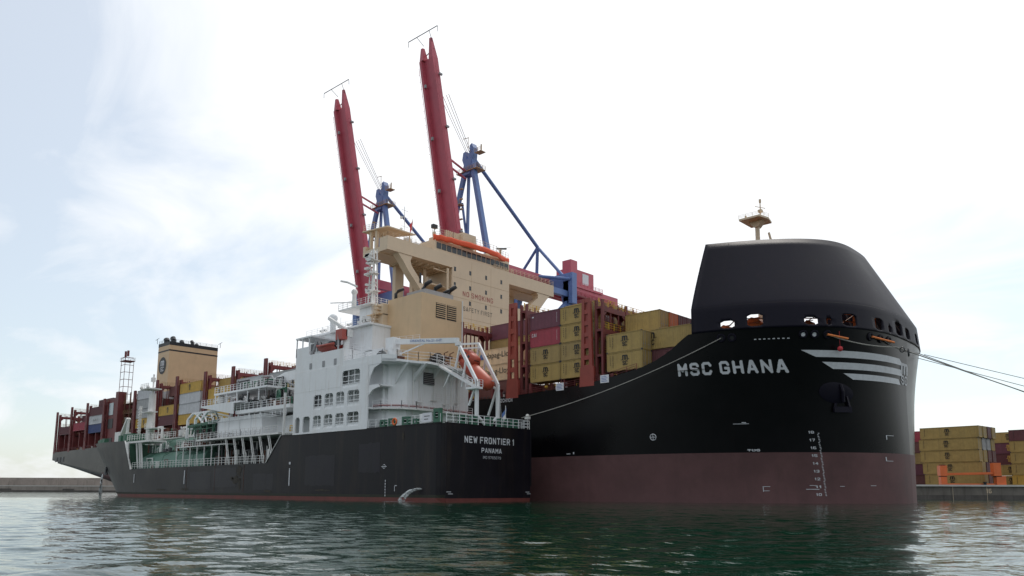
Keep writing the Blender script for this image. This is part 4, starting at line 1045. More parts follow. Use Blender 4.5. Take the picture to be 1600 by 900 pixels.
for k in range(16): z=rn.uniform(33,41); q.box(-34.3+rn.random()*2,-34+rn.random()*2,-15.2,-14.6,z,z+.3); 
q.box(-39.3,-30.5,-16.5,-12.2,31.3,31.55); q.rail([(-39.3,-16.5,31.5),(-30.5,-16.5,31.5),(-30.5,-12.2,31.5)],h=1.05,step=1.2,r=.03)
q.cyl((-37,-15,31.5),.35,2.9,8); q.ball((-37,-15,34.6),.55,8,6); q.tube([(-39,-16.4,36.6),(-37.6,-16,36.2),(-35.6,-15.5,35.2)],.18,6); q.beam((-41,-17,33),(-36,-15.5,32.6),.14)
q.build('main_mast',M['white2'],T)
q=MB(); 
for k in range(11): q.box(-30.3+k*.14,-29.6+k*.14,-16.8,-16.0,25+k*.55,25.06+k*.55)
q.beam((-30.3,-16.8,25),(-28.8,-16.8,31),.08); q.beam((-29.6,-16.8,25),(-28.1,-16.8,31),.08); q.build('stair',M['cream'],T)
q=MB(); q.ball((-38.5,-18,29.8),.75,12,8); q.cyl((-38.5,-18,27.3),.5,1.9,10); q.build('satellite_dome',M['white'],T,smooth=True)
q=MB(); q.beam((-38.2,-19,29.6),(-31.5,-20.3,26.6),.42,.5); q.cyl((-31.3,-20.2,22.9),.55,3.4,10); q.box(-32,-30.6,-20.8,-19.5,25.3,26.5); q.build('boat_crane',M['white2'],T)
q=MB()
rn=random.Random(4)
for k in range(12): x=rn.uniform(-44.5,-28); q.cyl((x,-18+rn.random()*3,27.3),.035,rn.uniform(1,2.6),5); q.box(x-.2,x+.2,-18.2,-17.8,27.9,28.2)
q.cyl((-30,-17.5,27.3),.55,1.1,10); q.cyl((-30,-17.5,28.3),.75,.5,12)
build_each(q,'aerial',M['white2'],T)
q=MB(); q.beam((-38.2,-22,22.95),(-37.2,-21.6,25.6),.35); q.beam((-37.2,-21.6,25.6),(-36.3,-21,23),.3); q.beam((-31.2,-21.8,22.95),(-31.8,-21.4,25.8),.28)
q.box(-32.3,-30.6,-21.6,-20.6,24.8,26.4,1); build_each(q,'boat_davit',[M['grey'],M['boat_red']],T)
# --- lifeboat davit: inclined launching frame over the stern
q=MB()
for y,(xt,zt_) in ((-13.4,(-12.9,22.8)),(-9.1,(-13.2,23.6))):
    q.beam((xt,y,zt_),(-9.0,y,16.9),.34,.42); q.beam((-9.0,y,16.9),(-9.0,y,10.3),.42); 
    q.beam((-9.0,y,12.2),(-9.0,-11.25,10.5),.3)
    q.beam((-9.2,y,16.4),(-10.9,y,12.5),.26) if y>-10 else q.beam((-9.2,y,16.4),(-10.6,y,13.6),.26)
    q.beam((xt+.2,y,zt_-.6),(xt-.6,y,zt_-3.4),.25); q.beam((xt+1.6,y,zt_-2.4),(xt+.8,y,zt_-6.4),.22)
q.beam((-12.9,-13.4,22.8),(-13.2,-9.1,23.6),.28); q.beam((-12.4,-13.4,22.1),(-12.7,-9.1,22.9),.2)
for y in (-13.9,-13.3): q.beam((-16.6,y,19.9),(-9.2,y,16.2),.2,.28)
for k in range(7): q.beam((-16.2+k,-13.9,19.7-.5*k),(-16.2+k,-13.3,19.7-.5*k),.08)
q.rail([(-16.6,-13.95,20.0),(-9.4,-13.95,16.4)],h=.9,step=1.2,r=.03)
q.beam((-16.6,-9,19.9),(-9.2,-9,16.2),.2,.28); q.box(-10.4,-8.2,-14.3,-13,15.8,16.1); q.rail([(-10.4,-14.3,16.1),(-8.2,-14.3,16.1),(-8.2,-13,16.1)],h=1,step=.7,r=.03)
q.beam((-14.2,-13.9,18.5),(-15.4,-13.9,16.6),.16)
q.rail([(-8.8,-9.0,16.6),(-8.4,-9.0,12.0)],h=.3,step=.6,r=.02)
q.build('lifeboat_davit',M['white'],T)
# --- stern rail gear
q=MB(); q.rail([(-45,-22.4,10.35),(-23,-22.4,10.35)],h=1.0,step=1.5,r=.02) if False else None
q.rail([(-22,-22.4,10.3),(-6.6,-22.4,10.3)],h=1.25,step=1.7,r=.035); q.rail([(-5.95,YC-8.1,10.3),(-5.95,YC+8.2,10.3)],h=1.35,step=1.2,r=.04); q.rail([(-6,YC+8.25,10.3),(-12,YC+8.5,10.3)],h=1.3,step=1.5,r=.035)
q.build('stern_railing',M['white'],T)
def chock(x,y,w,h,along):
    c=MB()
    if along==0:
        for a,b,c0,c1 in ((x,x+w*.28,0,h),(x+w*.72,x+w,0,h),(x+w*.28,x+w*.72,0,h*.3),(x+w*.28,x+w*.72,h*.74,h)): c.box(a,b,y,y+.5,10.3+c0,10.3+c1)
        c.box(x+w*.28,x+w*.72,y+.4,y+.5,10.3,10.3+h,1)
    else:
        for a,b,c0,c1 in ((y,y+w*.28,0,h),(y+w*.72,y+w,0,h),(y+w*.28,y+w*.72,0,h*.3),(y+w*.28,y+w*.72,h*.74,h)): c.box(x-.5,x,a,b,10.3+c0,10.3+c1)
        c.box(x-.5,x-.4,y+w*.28,y+w*.72,10.3,10.3+h,1)
    c.build('mooring_chock',[M['green'],M['black']],T)
for x,w,h in ((-19.3,1.15,1.1),(-17.4,1.2,1.2),(-14.4,1.35,1.25),(-12.1,.9,.85),(-7.9,1.3,1.95)): chock(x,-22.5,w,h,0)
for y,w in ((-19.4,1.3),(-17.3,1.3),(-14.2,1.1),(-12.0,.9),(-10.5,1.2),(-9.0,1.2)): chock(-6.0,y,w,1.25,1)
q=MB(); q.box(-22.0,-21.0,-20.6,-19.8,10.3,11.5); q.box(-11.0,-10.2,-22.2,-21.6,10.3,11.7,1)
q.cyl((-28.8,-22.0,10.4),.35,.8,8,2); build_each(q,'deck_locker',[M['grey'],M['white'],M['green']],T)
q=MB(); q.box(-10.0,-8.1,-22.58,-22.54,10.5,11.75); nb=q.build('notice_board',M['sign_white'],T)
q=MB(); [q.box(-9.6,-8.5-.3*k,-22.6,-22.585,11.25-.4*k,11.35-.4*k) for k in range(2)]; q.build('notice_text',M['darkgrey'],nb)
q=MB(); q.cyl((-6.3,YC+8.2,10.3),.05,1.6,6); q.box(-6.6,-6.0,YC+7.9,YC+8.5,11.9,12.3); q.ball((-6.3,YC+8.2,12.4),.28,8,6); q.build('stern_light',M['white2'],T)
# --- midship cargo deck
q=MB(); sec=[(-21.2,6.0),(-20.6,8.4),(-18.9,9.5),(-18.6,9.8),(-15.8,12.4),(-13.8,12.8),(-11.8,12.4),(-9.0,9.8),(-8.6,9.5),(-7.0,8.4),(-6.4,6.0)]
q.prism(sec,0,-105.5,-76); tk=q.build('cargo_tank_cover',M['tank_green'],T)
q=MB()
for x in (-102,-95,-88,-81): 
    for (a,b),(c,d_) in zip(sec,sec[1:]): q.beam((x,a,b+.03),(x,c,d_+.03),.12,.1)
q.beam((-105.4,-18.8,9.62),(-76.1,-18.8,9.62),.7,.1); q.build('cover_rib',M['green'],tk)
q=MB()
q.rail([(-106.5,-22.35,5.95),(-51,-22.35,5.95)],h=1.35,step=1.35,r=.04)
q.rail([(-108,-19.0,12.4),(-93,-18,12.6),(-76,-17.6,12.6)],h=1.25,step=1.3,r=.035); q.box(-108,-72,-17.9,-16.9,12.4,12.6)
q.rail([(-77,-22.1,11.0),(-60,-22.1,11.1),(-47.5,-22.1,11.1)],h=1.15,step=1.4,r=.035)
q.rail([(-87,-21.4,10.0),(-76,-21.4,10.0)],h=1.1,step=1.0,r=.035); q.box(-87,-66,-21.5,-19.5,9.8,10.0)
for x in range(-87,-65,3): q.beam((x,-21.4,6),(x,-21.4,9.9),.16)
q.build('deck_railing',M['white2'],T)
q=MB(); 
for k in range(6):
    x=-65.7+k*3.0; q.beam((x,-22.0,10.9),(x+1.9,-22.1,6.0),.13,.16); q.beam((x+.5,-22.0,10.9),(x+2.4,-22.1,6.0),.08,.1)
q.box(-77,-47,-22.2,-8,10.75,11.05); build_each(q,'slanted_strut',M['white2'],T)
q=MB(); q.box(-73,-56.5,-20.0,-8,11.05,15.0); q.box(-56.5,-50,-17,-8,11.05,14.6); q.box(-77.5,-62,-21.4,-8,17.3,17.6); q.box(-64.5,-46,-20.9,-8,15.25,15.9)
q.prism([(-77.5,17.3),(-64.5,17.3),(-64.5,15.3)],1,-21.4,-21.2); q.box(-74.8,-55,-20.2,-8,19.6,19.95)
for x in (-74.5,-70,-66,-62,-58): q.beam((x,-20.0,17.5),(x,-20.0,19.7),.2)
for x in (-64,-60,-56,-52,-48): q.beam((x,-20.6,14.2),(x,-20.6,15.3),.16)
mh=q.build('manifold_house',M['white'],T)
q=MB(); [q.box(-72.6+k*4.1,-72.55+k*4.1,-20.03,-20.005,11.1,14.9) for k in range(4)]; q.box(-73,-56.5,-20.04,-20.01,14.2,14.32)
q.rail([(-73,-20.3,11.05),(-56.5,-20.3,11.05)],h=1.1,step=1.6,r=.03); q.build('panel_seam',M['grey'],mh)
q=MB(); q.rail([(-77.4,-21.3,17.6),(-64.5,-21.3,17.6)],h=1.1,step=1.2,r=.035); q.rail([(-74.7,-20.1,19.95),(-55,-20.1,19.95),(-55,-12,19.95)],h=1.2,step=1.2,r=.035); q.rail([(-64.4,-20.8,15.9),(-46.2,-20.8,15.9)],h=1.2,step=1.5,r=.035)
q.rail([(-75,-20.9,15.0),(-47,-20.9,15.0)],h=-.9,step=1.8,r=.03)
q.build('house_railing',M['white'],mh)
# piping forest
def pipes(mb,x0,x1,y0,y1,z0,z1,n,seed,mis,r0=.07,r1=.2):
    rn=random.Random(seed)
    for k in range(n):
        x,y=rn.uniform(x0,x1),rn.uniform(y0,y1); h=rn.uniform(.35,1)*(z1-z0); r=rn.uniform(r0,r1); mi=rn.choice(mis)
        t=rn.random()
        if t<.4: mb.tube([(x,y,z0),(x,y,z0+h*.8),(x+rn.uniform(-.5,.5),y,z0+h)],r,6,mi)
        elif t<.7:
            w=rn.uniform(.8,3); mb.tube([(x,y,z0),(x,y,z0+h),(x+w,y,z0+h),(x+w,y,z0)],r,6,mi)
        elif t<.85: mb.box(x-.3,x+.3,y-.3,y+.3,z0,z0+h*.6,mi); 
        else: mb.cyl((x,y,z0),r*2,h*.7,9,mi); mb.ring((x,y,z0+h*.8),(0,1,0),.3,.04,10,4,mi)
dk_=MB(); dk_.box(-74,-50,-16.5,-9,5.95,10.7); dk_.box(-88,-76,-16.5,-9,12.4,13.4)  # added dark boxes standing in for the shade behind the midship pipes
for k in range(11): dk_.box(-75+k*2.3,-74.2+k*2.3,-18.6+.4*(k%3),-16.5,5.95,8.2+.5*(k%4))
build_each(dk_,'dark_infill',M['darkgrey'],T,margin=.2)
PM=[M['white2'],M['grey'],M['rust'],M['darkgrey'],M['green']]
q=MB(); pipes(q,-74,-56,-19.7,-14,19.95,22.3,60,11,[0,3,1,3,4]); pipes(q,-76,-56,-20.3,-14,17.6,19.4,60,12,[3,1,3,3,0]); pipes(q,-62,-47,-20.3,-14,15.9,18.6,60,13,[0,3,3,4,2])
pipes(q,-72,-50,-21.2,-17,6,10.6,60,14,[0,3,2,3,3]); pipes(q,-88,-67,-20.5,-17,10,12.4,60,15,[0,3,0,3,2]); pipes(q,-88,-74,-18.8,-13,12.6,16,50,16,[3,3,4,1,3])
pipes(q,-104,-78,-20.9,-19.0,9.4,12.0,34,27,[0,3,0,1,2],.05,.12); pipes(q,-108,-90,-19.5,-12,12.6,15.0,30,17,[0,1,4,2,0],.1,.3); pipes(q,-107,-90,-21.5,-19.5,6,8.6,26,18,[0,1,0,2,0])
pipes(q,-64,-52,-18,-12,18.2,21.2,20,19,[0,2,3,1])
q.tube([(-57,-17,18),(-57,-17,19.6),(-54,-17,19.6),(-54,-17,17)],.25,10,4); q.tube([(-75,-20.6,16.4),(-68,-20.6,16.6),(-66.6,-20.6,15.8),(-66.6,-20.6,15)],.3,8,0)
q.ball((-74,-19,18.8),.9,10,6,0); q.ring((-53,-19,18.0),(0.3,1,0),.9,.22,14,6,4)
build_each(q,'cargo_pipe',PM,T,margin=.0)
# white portal frame and green canopy
q=MB()
for x in (-89,-85.5,-82.5): q.beam((x,-18.6,12),(x,-18.6,15.8),.45); q.beam((x,-18.6,15.8),(x+2.3,-18.6,17.0),.4); q.beam((x,-13,12),(x,-13,16.6),.35); q.beam((x+2.3,-18.6,17.0),(x,-13,16.6),.3)
q.beam((-86.7,-18.6,17.0),(-73.5,-18.6,17.0),.35)
for a,b in ((-85.5,-81.5),(-79,-77),(-82,-80),(-77,-74.8)): q.beam((a,-18.7,17.0),(b,-18.8,14.6),.25)
q.beam((-89,-18.6,13.9),(-82.5,-18.6,13.9),.2)
q.build('gantry_frame',M['white'],T)
q=MB(); q.prism([(-86,14.4),(-72,14.9),(-72,14.7),(-78,14.0),(-86,13.9)],1,-20,-13); q.rail([(-84,-20.4,12.5),(-74,-20.4,12.5)],h=1.7,step=2.4,r=.08,mid=1)
[q.beam((x,-19.8,12.6),(x+.8,-19.8,14.4),.22) for x in (-84,-81,-78,-75)]
q.build('green_canopy',M['green'],T)
# hose-handling crane
q=MB(); q.cyl((-60,-15,15.9),.7,4.6,12); q.box(-61.2,-58.8,-15.9,-14.2,20.0,22.0); cc=q.build('hose_crane',M['white'],T)
q=MB(); q.prism([(-61,20.6),(-43,21.8),(-43,23.0),(-56,22.7),(-61,21.6)],1,-16.3,-15.4); q.build('jib',M['white'],cc)
q=MB(); q.tube([(-62,-16.4,21),(-63,-16.6,22.6),(-60,-16.6,22.4),(-58,-16.5,20.6)],.22,8); q.tube([(-62,-16.5,20.4),(-60.6,-16.6,21.6),(-56,-16.6,21.4),(-52,-16.6,19.9)],.18,8); q.build('hose_loop',M['grey'],cc)
# slender vent post amidships hull side (white pipe by the deckhouse corner)
q=MB(); q.beam((-45.2,-22.3,10.4),(-45.2,-22.3,17.5),.3); q.rail([(-45.5,-22.3,10.4),(-42.2,-22.3,10.4)],h=1.4,step=.7,r=.05); q.box(-43.6,-42.8,-22.2,-21.9,11.0,12.0,1); q.build('gangway_gate',[M['white2'],M['yellow']],T)
# --- forecastle
q=MB(); q.cyl((-119.5,YC,11.4),1.05,13.0,12,r2=.75); q.cyl((-119.5,YC,24.4),.2,4.6,8); q.box(-121.7,-117.3,YC-2.0,YC+1.2,25.2,25.45); 
q.rail([(-121.7,YC-2,25.4),(-117.3,YC-2,25.4)],h=1.1,step=1.0,r=.04); q.ball((-121.3,YC-2,25.6),.4,8,6); q.ball((-117.6,YC-2,25.6),.4,8,6); q.box(-119.9,-119.1,YC-.5,YC+.3,27.2,28.2)
q.beam((-122.6,YC-1.4,11.4),(-122.4,YC-1.4,21.4),.5); 
for k in range(14): q.box(-122.9,-122.0,YC-1.8,YC-1.2,12+k*.65,12.25+k*.65)
q.box(-118.5,-113.5,YC-1.8,YC+1,15.6,15.8); q.rail([(-118.5,YC-1.8,15.8),(-113.5,YC-1.8,15.8)],h=1.1,step=.9,r=.04); q.box(-121,-116,YC-1.8,YC,19.6,19.8)
q.build('fore_mast',M['white2'],T)
q=MB(); q.beam((-131.5,YC-3,11.4),(-125.2,YC-3,18.5),.9,.5); q.beam((-125.2,YC-3,18.5),(-125.6,YC-3,11.4),.5); q.box(-131.5,-128.4,YC-3.6,YC-1,11.4,15.4); q.build('bow_gangway',M['white2'],T)
q=MB()
for x in (-139,-134,-130,-116,-113): q.box(x,x+1.4,-13.8-thalf(x,12)+.2,-13.2-thalf(x,12)+.6,12.2,13.6)
q.box(-119,-114,-20,-17,11.4,14.2); build_each(q,'mooring_chock',M['green'],T)
q=MB(); q.box(-110.6,-99,-22.2,-18.6,11.6,12.0); q.prism([(-110.9,11.9),(-109.5,11.9),(-107.6,6.0),(-106.9,6.0)],1,-22.45,-22.25)
for x in (-106,-104.6,-103.6): q.beam((x,-22,12),(x+1.6,-22,6),.25)
q.rail([(-110.8,-22.2,12.2),(-99,-22,12.2),(-93,-18.4,12.6)],h=1.2,step=1.3,r=.04); q.build('breast_platform',M['white2'],T)
# hull side fenders stain: bow anchor
q=MB(); q.beam((-128,-19.9,6.8),(-128.4,-19.9,5.2),.5); q.beam((-129.3,-19.9,5.2),(-127.5,-19.9,5.2),.35,.5); q.build('anchor',M['darkgrey'],T)
q=MB(); q.box(-138.2,-136.6,-17.7,-17.2,9.2,9.9); q.build('bow_lamp',M['white2'],T)

# ---- things carried by the tanker
# free fall lifeboat
def lifeboat_mesh():
    b=MB(); L=8.6
    prof=[(0,.02,.3),(.06,.45,.55),(.18,.85,.75),(.4,1,.95),(.65,1,1),(.85,.92,.95),(.95,.75,.8),(1,.45,.5),(1.012,0,.0)]
    def fn(i,a):
        t,w,h=prof[int(i)]; ang=a*2*math.pi
        yy=math.sin(ang)*1.35*w; cz=math.cos(ang); zz=cz*(1.15*h if cz>0 else 1.25*h)
        return (t*L-L/2,yy,zz)
    grid(b,fn,range(len(prof)),frange(0,1,20))
    return b,L
b,L=lifeboat_mesh(); b.prism([(-3.9,.5),(-3.7,2.0),(-1.2,2.0),(-.6,.9)],1,-.85,.85); b.box(-4.25,-4.0,-.9,.9,-.5,.6)
lb=empty('free_fall_lifeboat',(-11.5,-11.25,18.75),0,'orange enclosed lifeboat hanging in the white frame over the stern','lifeboat')
me=b.mesh('lifeboat_hull',M['boat_orange'],smooth=True); o=link('hull',me,lb)
w=MB(); 
for y in (-.87,.86): [w.box(-3.3+k*.9,-2.8+k*.9,y,y+.02,1.3,1.7) for k in range(2)]
w.box(-.95,-.9,-.5,.5,1.2,1.6)
link('window',w.mesh('lifeboat_window',M['glass']),lb)
w=MB(); w.tube([(-4,-1.3,0.05),(0,-1.42,0.05),(3.6,-1.28,0.05)],.07,6); w.tube([(-4,1.3,0.05),(0,1.42,0.05),(3.6,1.28,0.05)],.07,6); link('rubbing_strake',w.mesh('lifeboat_strake',M['red_text']),lb)
w=MB(); w.tube([(3.9,0,.9),(4.4,0,1.1)],.08,6); w.cyl((-3.6,0,2.0),.12,.4,8); link('tow_hook',w.mesh('lifeboat_hook',M['grey']),lb)
lb.rotation_euler=(0,math.radians(38),0); lb.scale=(.93,.93,.93)
# rescue boat
b=MB()
prof=[(-2.6,.55,.5),(-1.8,.85,.1),(0,1,0),(1.6,1,0),(2.6,.9,0)]
def rf(i,a):
    x,w,zz=prof[int(i)]; an=math.pi*a; return (x,math.cos(an)*1.1*w,-math.sin(an)*.75+.75+zz*.6)
grid(b,rf,range(5),frange(0,1,10)); b.tube([(-2.6,-.6,1.05),(-1.8,-.94,.85),(0,-1.1,.78),(2.6,-1.0,.78)],.22,8); b.tube([(-2.6,.6,1.05),(-1.8,.94,.85),(0,1.1,.78),(2.6,1.0,.78)],.22,8)
rbt=empty('rescue_boat',(-34.4,-21.2,23.3),0,'small open orange red rescue boat stowed on top of the white deckhouse','rescue boat')
link('hull',b.mesh('rescue_hull',M['boat_red'],smooth=True),rbt); w=MB(); w.box(.2,1.2,-.4,.4,.5,1.5); w.box(2.0,2.6,-.3,.3,.7,1.6); link('console',w.mesh('rescue_console',M['darkgrey']),rbt)
# lifebuoy
q=MB(); q.ring((-15.8,-22.62,10.95),(0,1,0),.42,.13,20,8); lbu=q.thing('lifebuoy',M['orange'],'orange lifebuoy hung on the tanker stern railing between green chocks','lifebuoy',smooth=True)
# flags
def flag(name,x,y,z,h,w,fh,mats,label,drop=.5,dx=0):
    r=empty(name,(x,y,z),0,label,'flag'); p=MB(); p.tube([(x,y,z),(x+dx,y,z+h)],.05,6); p.build('pole',M['white2'],r)
    f=MB(); 
    def fn(u,v): return (x+dx-w*u*.7+.1*math.sin(v*7),y+.15*math.sin(u*5+v*3),z+h-.1-fh*v-drop*u)
    grid(f,fn,frange(0,1,6),frange(0,1,6),mif=lambda u,v: int(v*len(mats))%len(mats)); fo=f.build('cloth',mats,r,smooth=True)
    return r
flag('stern_flag',-6.2,-10.4,10.3,3.2,.9,1.7,[M['flag_blue'],M['flag_white']],'blue and white flag hanging limp from a staff on the tanker stern',1.2)
flag('courtesy_flag',-52.5,9.9,51.4,6.6,1.0,2.2,[M['flag_red']],'small red flag hanging from a halyard beside the tan bridge roof',1.2)

# ================================================================ CRANES
def crane(dx,label,group):
    X=-83.0+dx
    r=empty('quay_crane',(X,70,3.2),0,label,'crane',group)
    B=MB()   # raised boom: twin horned girder
    yb,zb,yt,zt=51.2,58.5,38.2,123.5
    d=Vector((0,yt-yb,zt-zb)); Ld=d.length; d.normalize(); nrm=Vector((0,d.z,-d.y)) # toward land
    def bp_(x,s,o): 
        v=Vector((X+x,yb,zb))+d*s+nrm*o; return v
    def seg(x0,x1,s0,s1,o0,o1,k=1.0,mi=0):
        vs=[bp_(x0,s0,o0),bp_(x1,s0,o0),bp_(x1,s0,o1),bp_(x0,s0,o1),bp_(x0*k,s1,o0),bp_(x1*k,s1,o0),bp_(x1*k,s1,o1),bp_(x0*k,s1,o1)]
        B.add(vs,[(0,3,2,1),(4,5,6,7),(0,1,5,4),(1,2,6,5),(2,3,7,6),(3,0,4,7)],mi)
    seg(-2.4,2.4,0,Ld-4.5,0,2.0,.86); seg(-2.55,-1.6,.3,Ld-4.8,-1.2,0,.87)
    for (xa,xb,sa,o0,o1) in ((-2.2,-.9,Ld-1.0,-1.0,1.2),(.4,2.05,Ld+1.2,0,2.0)):
        xm=(xa+xb)/2; vs=[bp_(xa,Ld-4.6,o0),bp_(xb,Ld-4.6,o0),bp_(xb,Ld-4.6,o1),bp_(xa,Ld-4.6,o1),bp_(xm-.35,sa,o0+.8),bp_(xm+.35,sa,o0+.8),bp_(xm+.35,sa,o1-.6),bp_(xm-.35,sa,o1-.6)]
        B.add(vs,[(0,3,2,1),(4,5,6,7),(0,1,5,4),(1,2,6,5),(2,3,7,6),(3,0,4,7)])
    bo=B.build('boom',M['crane_red'],r)
    q=MB()
    for k in range(1,5):
        s=k*14.5-4; p=bp_(-1.5,s,-.8); q.box(p.x,p.x+.6,p.y-.5,p.y,p.z,p.z+.9)
        p=bp_(2.3,s+3,1.2); q.box(p.x,p.x+.5,p.y,p.y+1,p.z,p.z+.5)
    p=bp_(0,Ld-3,1); q.beam((p.x-2,p.y,p.z),(p.x+2,p.y,p.z+1.2),.2)
    build_each(q,'boom_lamp',M['grey'],bo)
    q=MB(); p=bp_(-4,Ld+1.2,-2.5); p2=bp_(4,Ld+3.6,1.5); q.beam(p,p2,.16); q.beam(p,(p.x,p.y,p.z-1.6),.1); q.beam(p2,(p2.x+.2,p2.y,p2.z-1.8),.1)
    for a in (-1.8,1.8): m_=p.lerp(p2,.5+a/8.5); q.beam(m_,bp_(a,Ld,1),.1); 
    q.build('boom_tip_rail',M['darkgrey'],bo)
    q=MB()
    for (xx,oo) in ((-2.55,-1.25),(2.45,.4)):
        for s in range(2,int(Ld-6),2):
            a_=bp_(xx,s,oo); q.beam(a_,a_+d*1.9,.09)
            q.beam(a_,a_+nrm*(-.35 if xx<0 else .5)+Vector((.25 if xx>0 else -.15,0,0)),.07)
    build_each(q,'boom_walkway',M['crane_red'],bo,margin=.4)
    # A frame
    ap=(X-1.5,57,97); 
    F=MB()
    F.beam((X-1.8,56.6,96.5),(X-11,55.5,62),1.1,1.2); F.beam((X-.2,56.6,96.5),(X+8.5,55.5,62),1.25,1.35)
    F.beam((X-2.4,57.6,92),(X-2.6,57.4,66),.7,.7); F.beam((X-4.4,57,84),(X-2.6,57,74),.5)
    F.prism([(X-2.6,91.5),(X-.2,91.5),(X+.4,95.5),(X-.8,96.2),(X-2.2,95.6)],1,55.8,58.2); F.prism([(X-2.6,94),(X-1.6,95),(X-2.2,98.8),(X-3.2,98.6),(X-3.6,96.5)],1,56,57.9); F.prism([(X-.9,95),(X+.5,94.5),(X+.9,99.2),(X+.3,100.6),(X-.5,100.2)],1,56,57.9)
    F.build('a_frame',M['crane_blue'],r)
    q=MB(); q.tube([(X-.3,58,96.2),(X+.2,85,76.5)],.55,8); q.tube([(X+.2,85,76.5),(X+8.8,87,66)],.5,8); q.tube([(X+.2,85,76.5),(X-11.5,87,67)],.45,8); q.tube([(X+.2,85,76.5),(X-2,87,66)],.5,8)
    q.tube([(X-12,72,68.4),(X+12.3,86,64.3)],.5,8)
    q.build('backstay',M['crane_blue'],r)
    q=MB(); q.box(X-5.5,X+3,55.5,59,92.4,92.6); q.rail([(X-5.5,55.5,92.6),(X+3,55.5,92.6),(X+3,59,92.6)],h=1.1,step=1.2,r=.04); q.box(X+1.5,X+4,56,58,97.2,97.4); q.rail([(X+1.5,56,97.4),(X+4,56,97.4)],h=1.1,step=1.0,r=.04)
    q.box(X-5.2,X-3.4,55,56.8,83,83.2); q.rail([(X-5.2,55,83.2),(X-3.4,55,83.2)],h=1,step=.9,r=.04); q.beam((X-2.2,57,99.5),(X-2.2,57,103.5),.12); q.beam((X-4.4,57,103.6),(X-2.0,57,103.3),.14); q.cyl((X+3.2,57,97.4),.2,2.2,6)
    for k in range(8): q.box(X-3.1,X-2.1,54.6,55.2,66+k*3,66.3+k*3)
    build_each(q,'apex_platform',M['pipe_tan'],r,margin=.1)
    q=MB(); 
    for z in (93.2,91.0): q.beam((X+.5,yb-5.0,z),(X-2,56,z-.6),.45,.4)
    q.build('boom_latch',M['crane_red'],r)
    q=MB()
    for a in (-2,-.8,.8,2): q.tube([(X+a*.8,45.6,111),(X+a*.4-1,56.8,97)],.09,4)
    q.build('forestay_ropes',M['box_grey'],r)
    q=MB()
    for sx in (-11.5,10.5):
        q.beam((X+sx,55.5,3.2),(X+sx*.95,55.5,63),2.0,2.0); q.beam((X+sx,87,3.2),(X+sx,87,64),2.0,2.0); q.beam((X+sx,55.5,14),(X+sx,87,14),1.6,1.8); q.beam((X+sx,55.5,30),(X+sx,87,58),1.1,1.1)
        q.beam((X+sx,55.5,60),(X+sx,87,60),1.5,1.7)
    q.prism([(X-13.5,57),(X-10,57),(X-9,61.5),(X+8.2,61.5),(X+9.3,57),(X+13,57),(X+13,66.4),(X-13.5,66.4)],1,86,88.2); q.box(X-12,X+11.6,54.6,56.4,59.5,62.6)
    q.box(X-13,X+12.5,54.4,56.6,3.8,6.2); q.box(X-13,X+12.5,86,88.2,3.8,6.2)
    q.build('portal',M['crane_blue'],r)
    q=MB()
    for sx in (-12,-9,8,11):
        for y in (55.5,87): q.tube([(X+sx,y-.3,3.7),(X+sx,y+.3,3.7)],.5,12)
    build_each(q,'rail_wheel',M['darkgrey'],r)
    q=MB()
    for sx in (-4.2,3.0): q.box(X+sx,X+sx+1.2,50,122,63.6,66.4)
    for y in range(52,122,6): q.box(X-4,X+4,y,y+.5,63.7,64.4)
    q.box(X-5,X-4.2,52,120,63.4,63.6); q.rail([(X+4.4,60,63.6),(X+4.4,120,63.6)],h=1.1,step=2,r=.05)
    q.build('girder',M['crane_red'],r)
    q=MB(); q.box(X-3,X+3,98,110,66.6,72.4); q.box(X-1,X+2.5,98.6,102,72.4,75.4); q.box(X-4,X+4.6,95,113,65.9,66.6)
    q.rail([(X+4.5,95,66.6),(X+4.5,113,66.6)],h=1.1,step=2,r=.05); mh_=q.build('machinery_house',M['crane_red'],r)
    q=MB(); q.box(X+3,X+3.06,104,107.2,68.0,71.6); q.build('house_window',M['sign_white'],mh_)
    q=MB(); q.box(X-2,X+1,62,65,58.6,61.8); q.box(X-2,X+1,61.95,61.98,59.4,61,1); q.beam((X-.5,63.5,61.8),(X-.5,63.5,63.6),.3); q.build('trolley_cab',[M['sign_white'],M['glass']],r)
    return r
crane(0,'nearer and taller looking red boom crane raised above the middle of the tan bridge','ship to shore cranes on the far quay')
crane(-41.0,'farther red boom crane raised left of the tan bridge wing','ship to shore cranes on the far quay')

# ================================================================ QUAY, YARD, BREAKWATER
C0=Vector((68.3,-89.4,0)); Rv=Vector((.7332,.68,0)).normalized(); Dv=Vector((-.68,.7332,0)).normalized()
def cf(X,Z,z=0): return C0+Rv*X+Dv*Z+Vector((0,0,z))
QE=[(-320,53),(16.6,53),(18.5,89.5)]
a=cf(84.6,165); b_=cf(330,176)
poly=[(-320,53),(14,53),(14,90.2),(a.x-.0,a.y),(b_.x,b_.y),(b_.x-200,b_.y+260),(-320,400)]
q=MB(); q.prism(poly,2,-2,2.78); q.build('quay',M['quay_face'],None)['kind']='structure'
q=MB()
for (x0,y0),(x1,y1) in zip(poly[:5],poly[1:5]):
    q.beam((x0,y0,2.95),(x1,y1,2.95),.9,.36)
o=q.build('quay_coping',M['cope'],None); o['kind']='structure'
q=MB(); dirv=(b_-a).normalized(); nv=Vector((dirv.y,-dirv.x,0))
def qf(s,z,o=.04): return Vector((a.x,a.y,0))+dirv*s+nv*(o)+Vector((0,0,z))
q.add([qf(0,-1,.02),qf(240,-1,.02),qf(240,.95,.02),qf(0,.95,.02)],[(0,1,2,3)])
o=q.build('quay_tide_band',M['concrete_dark'],None); o['kind']='structure'
q=MB()
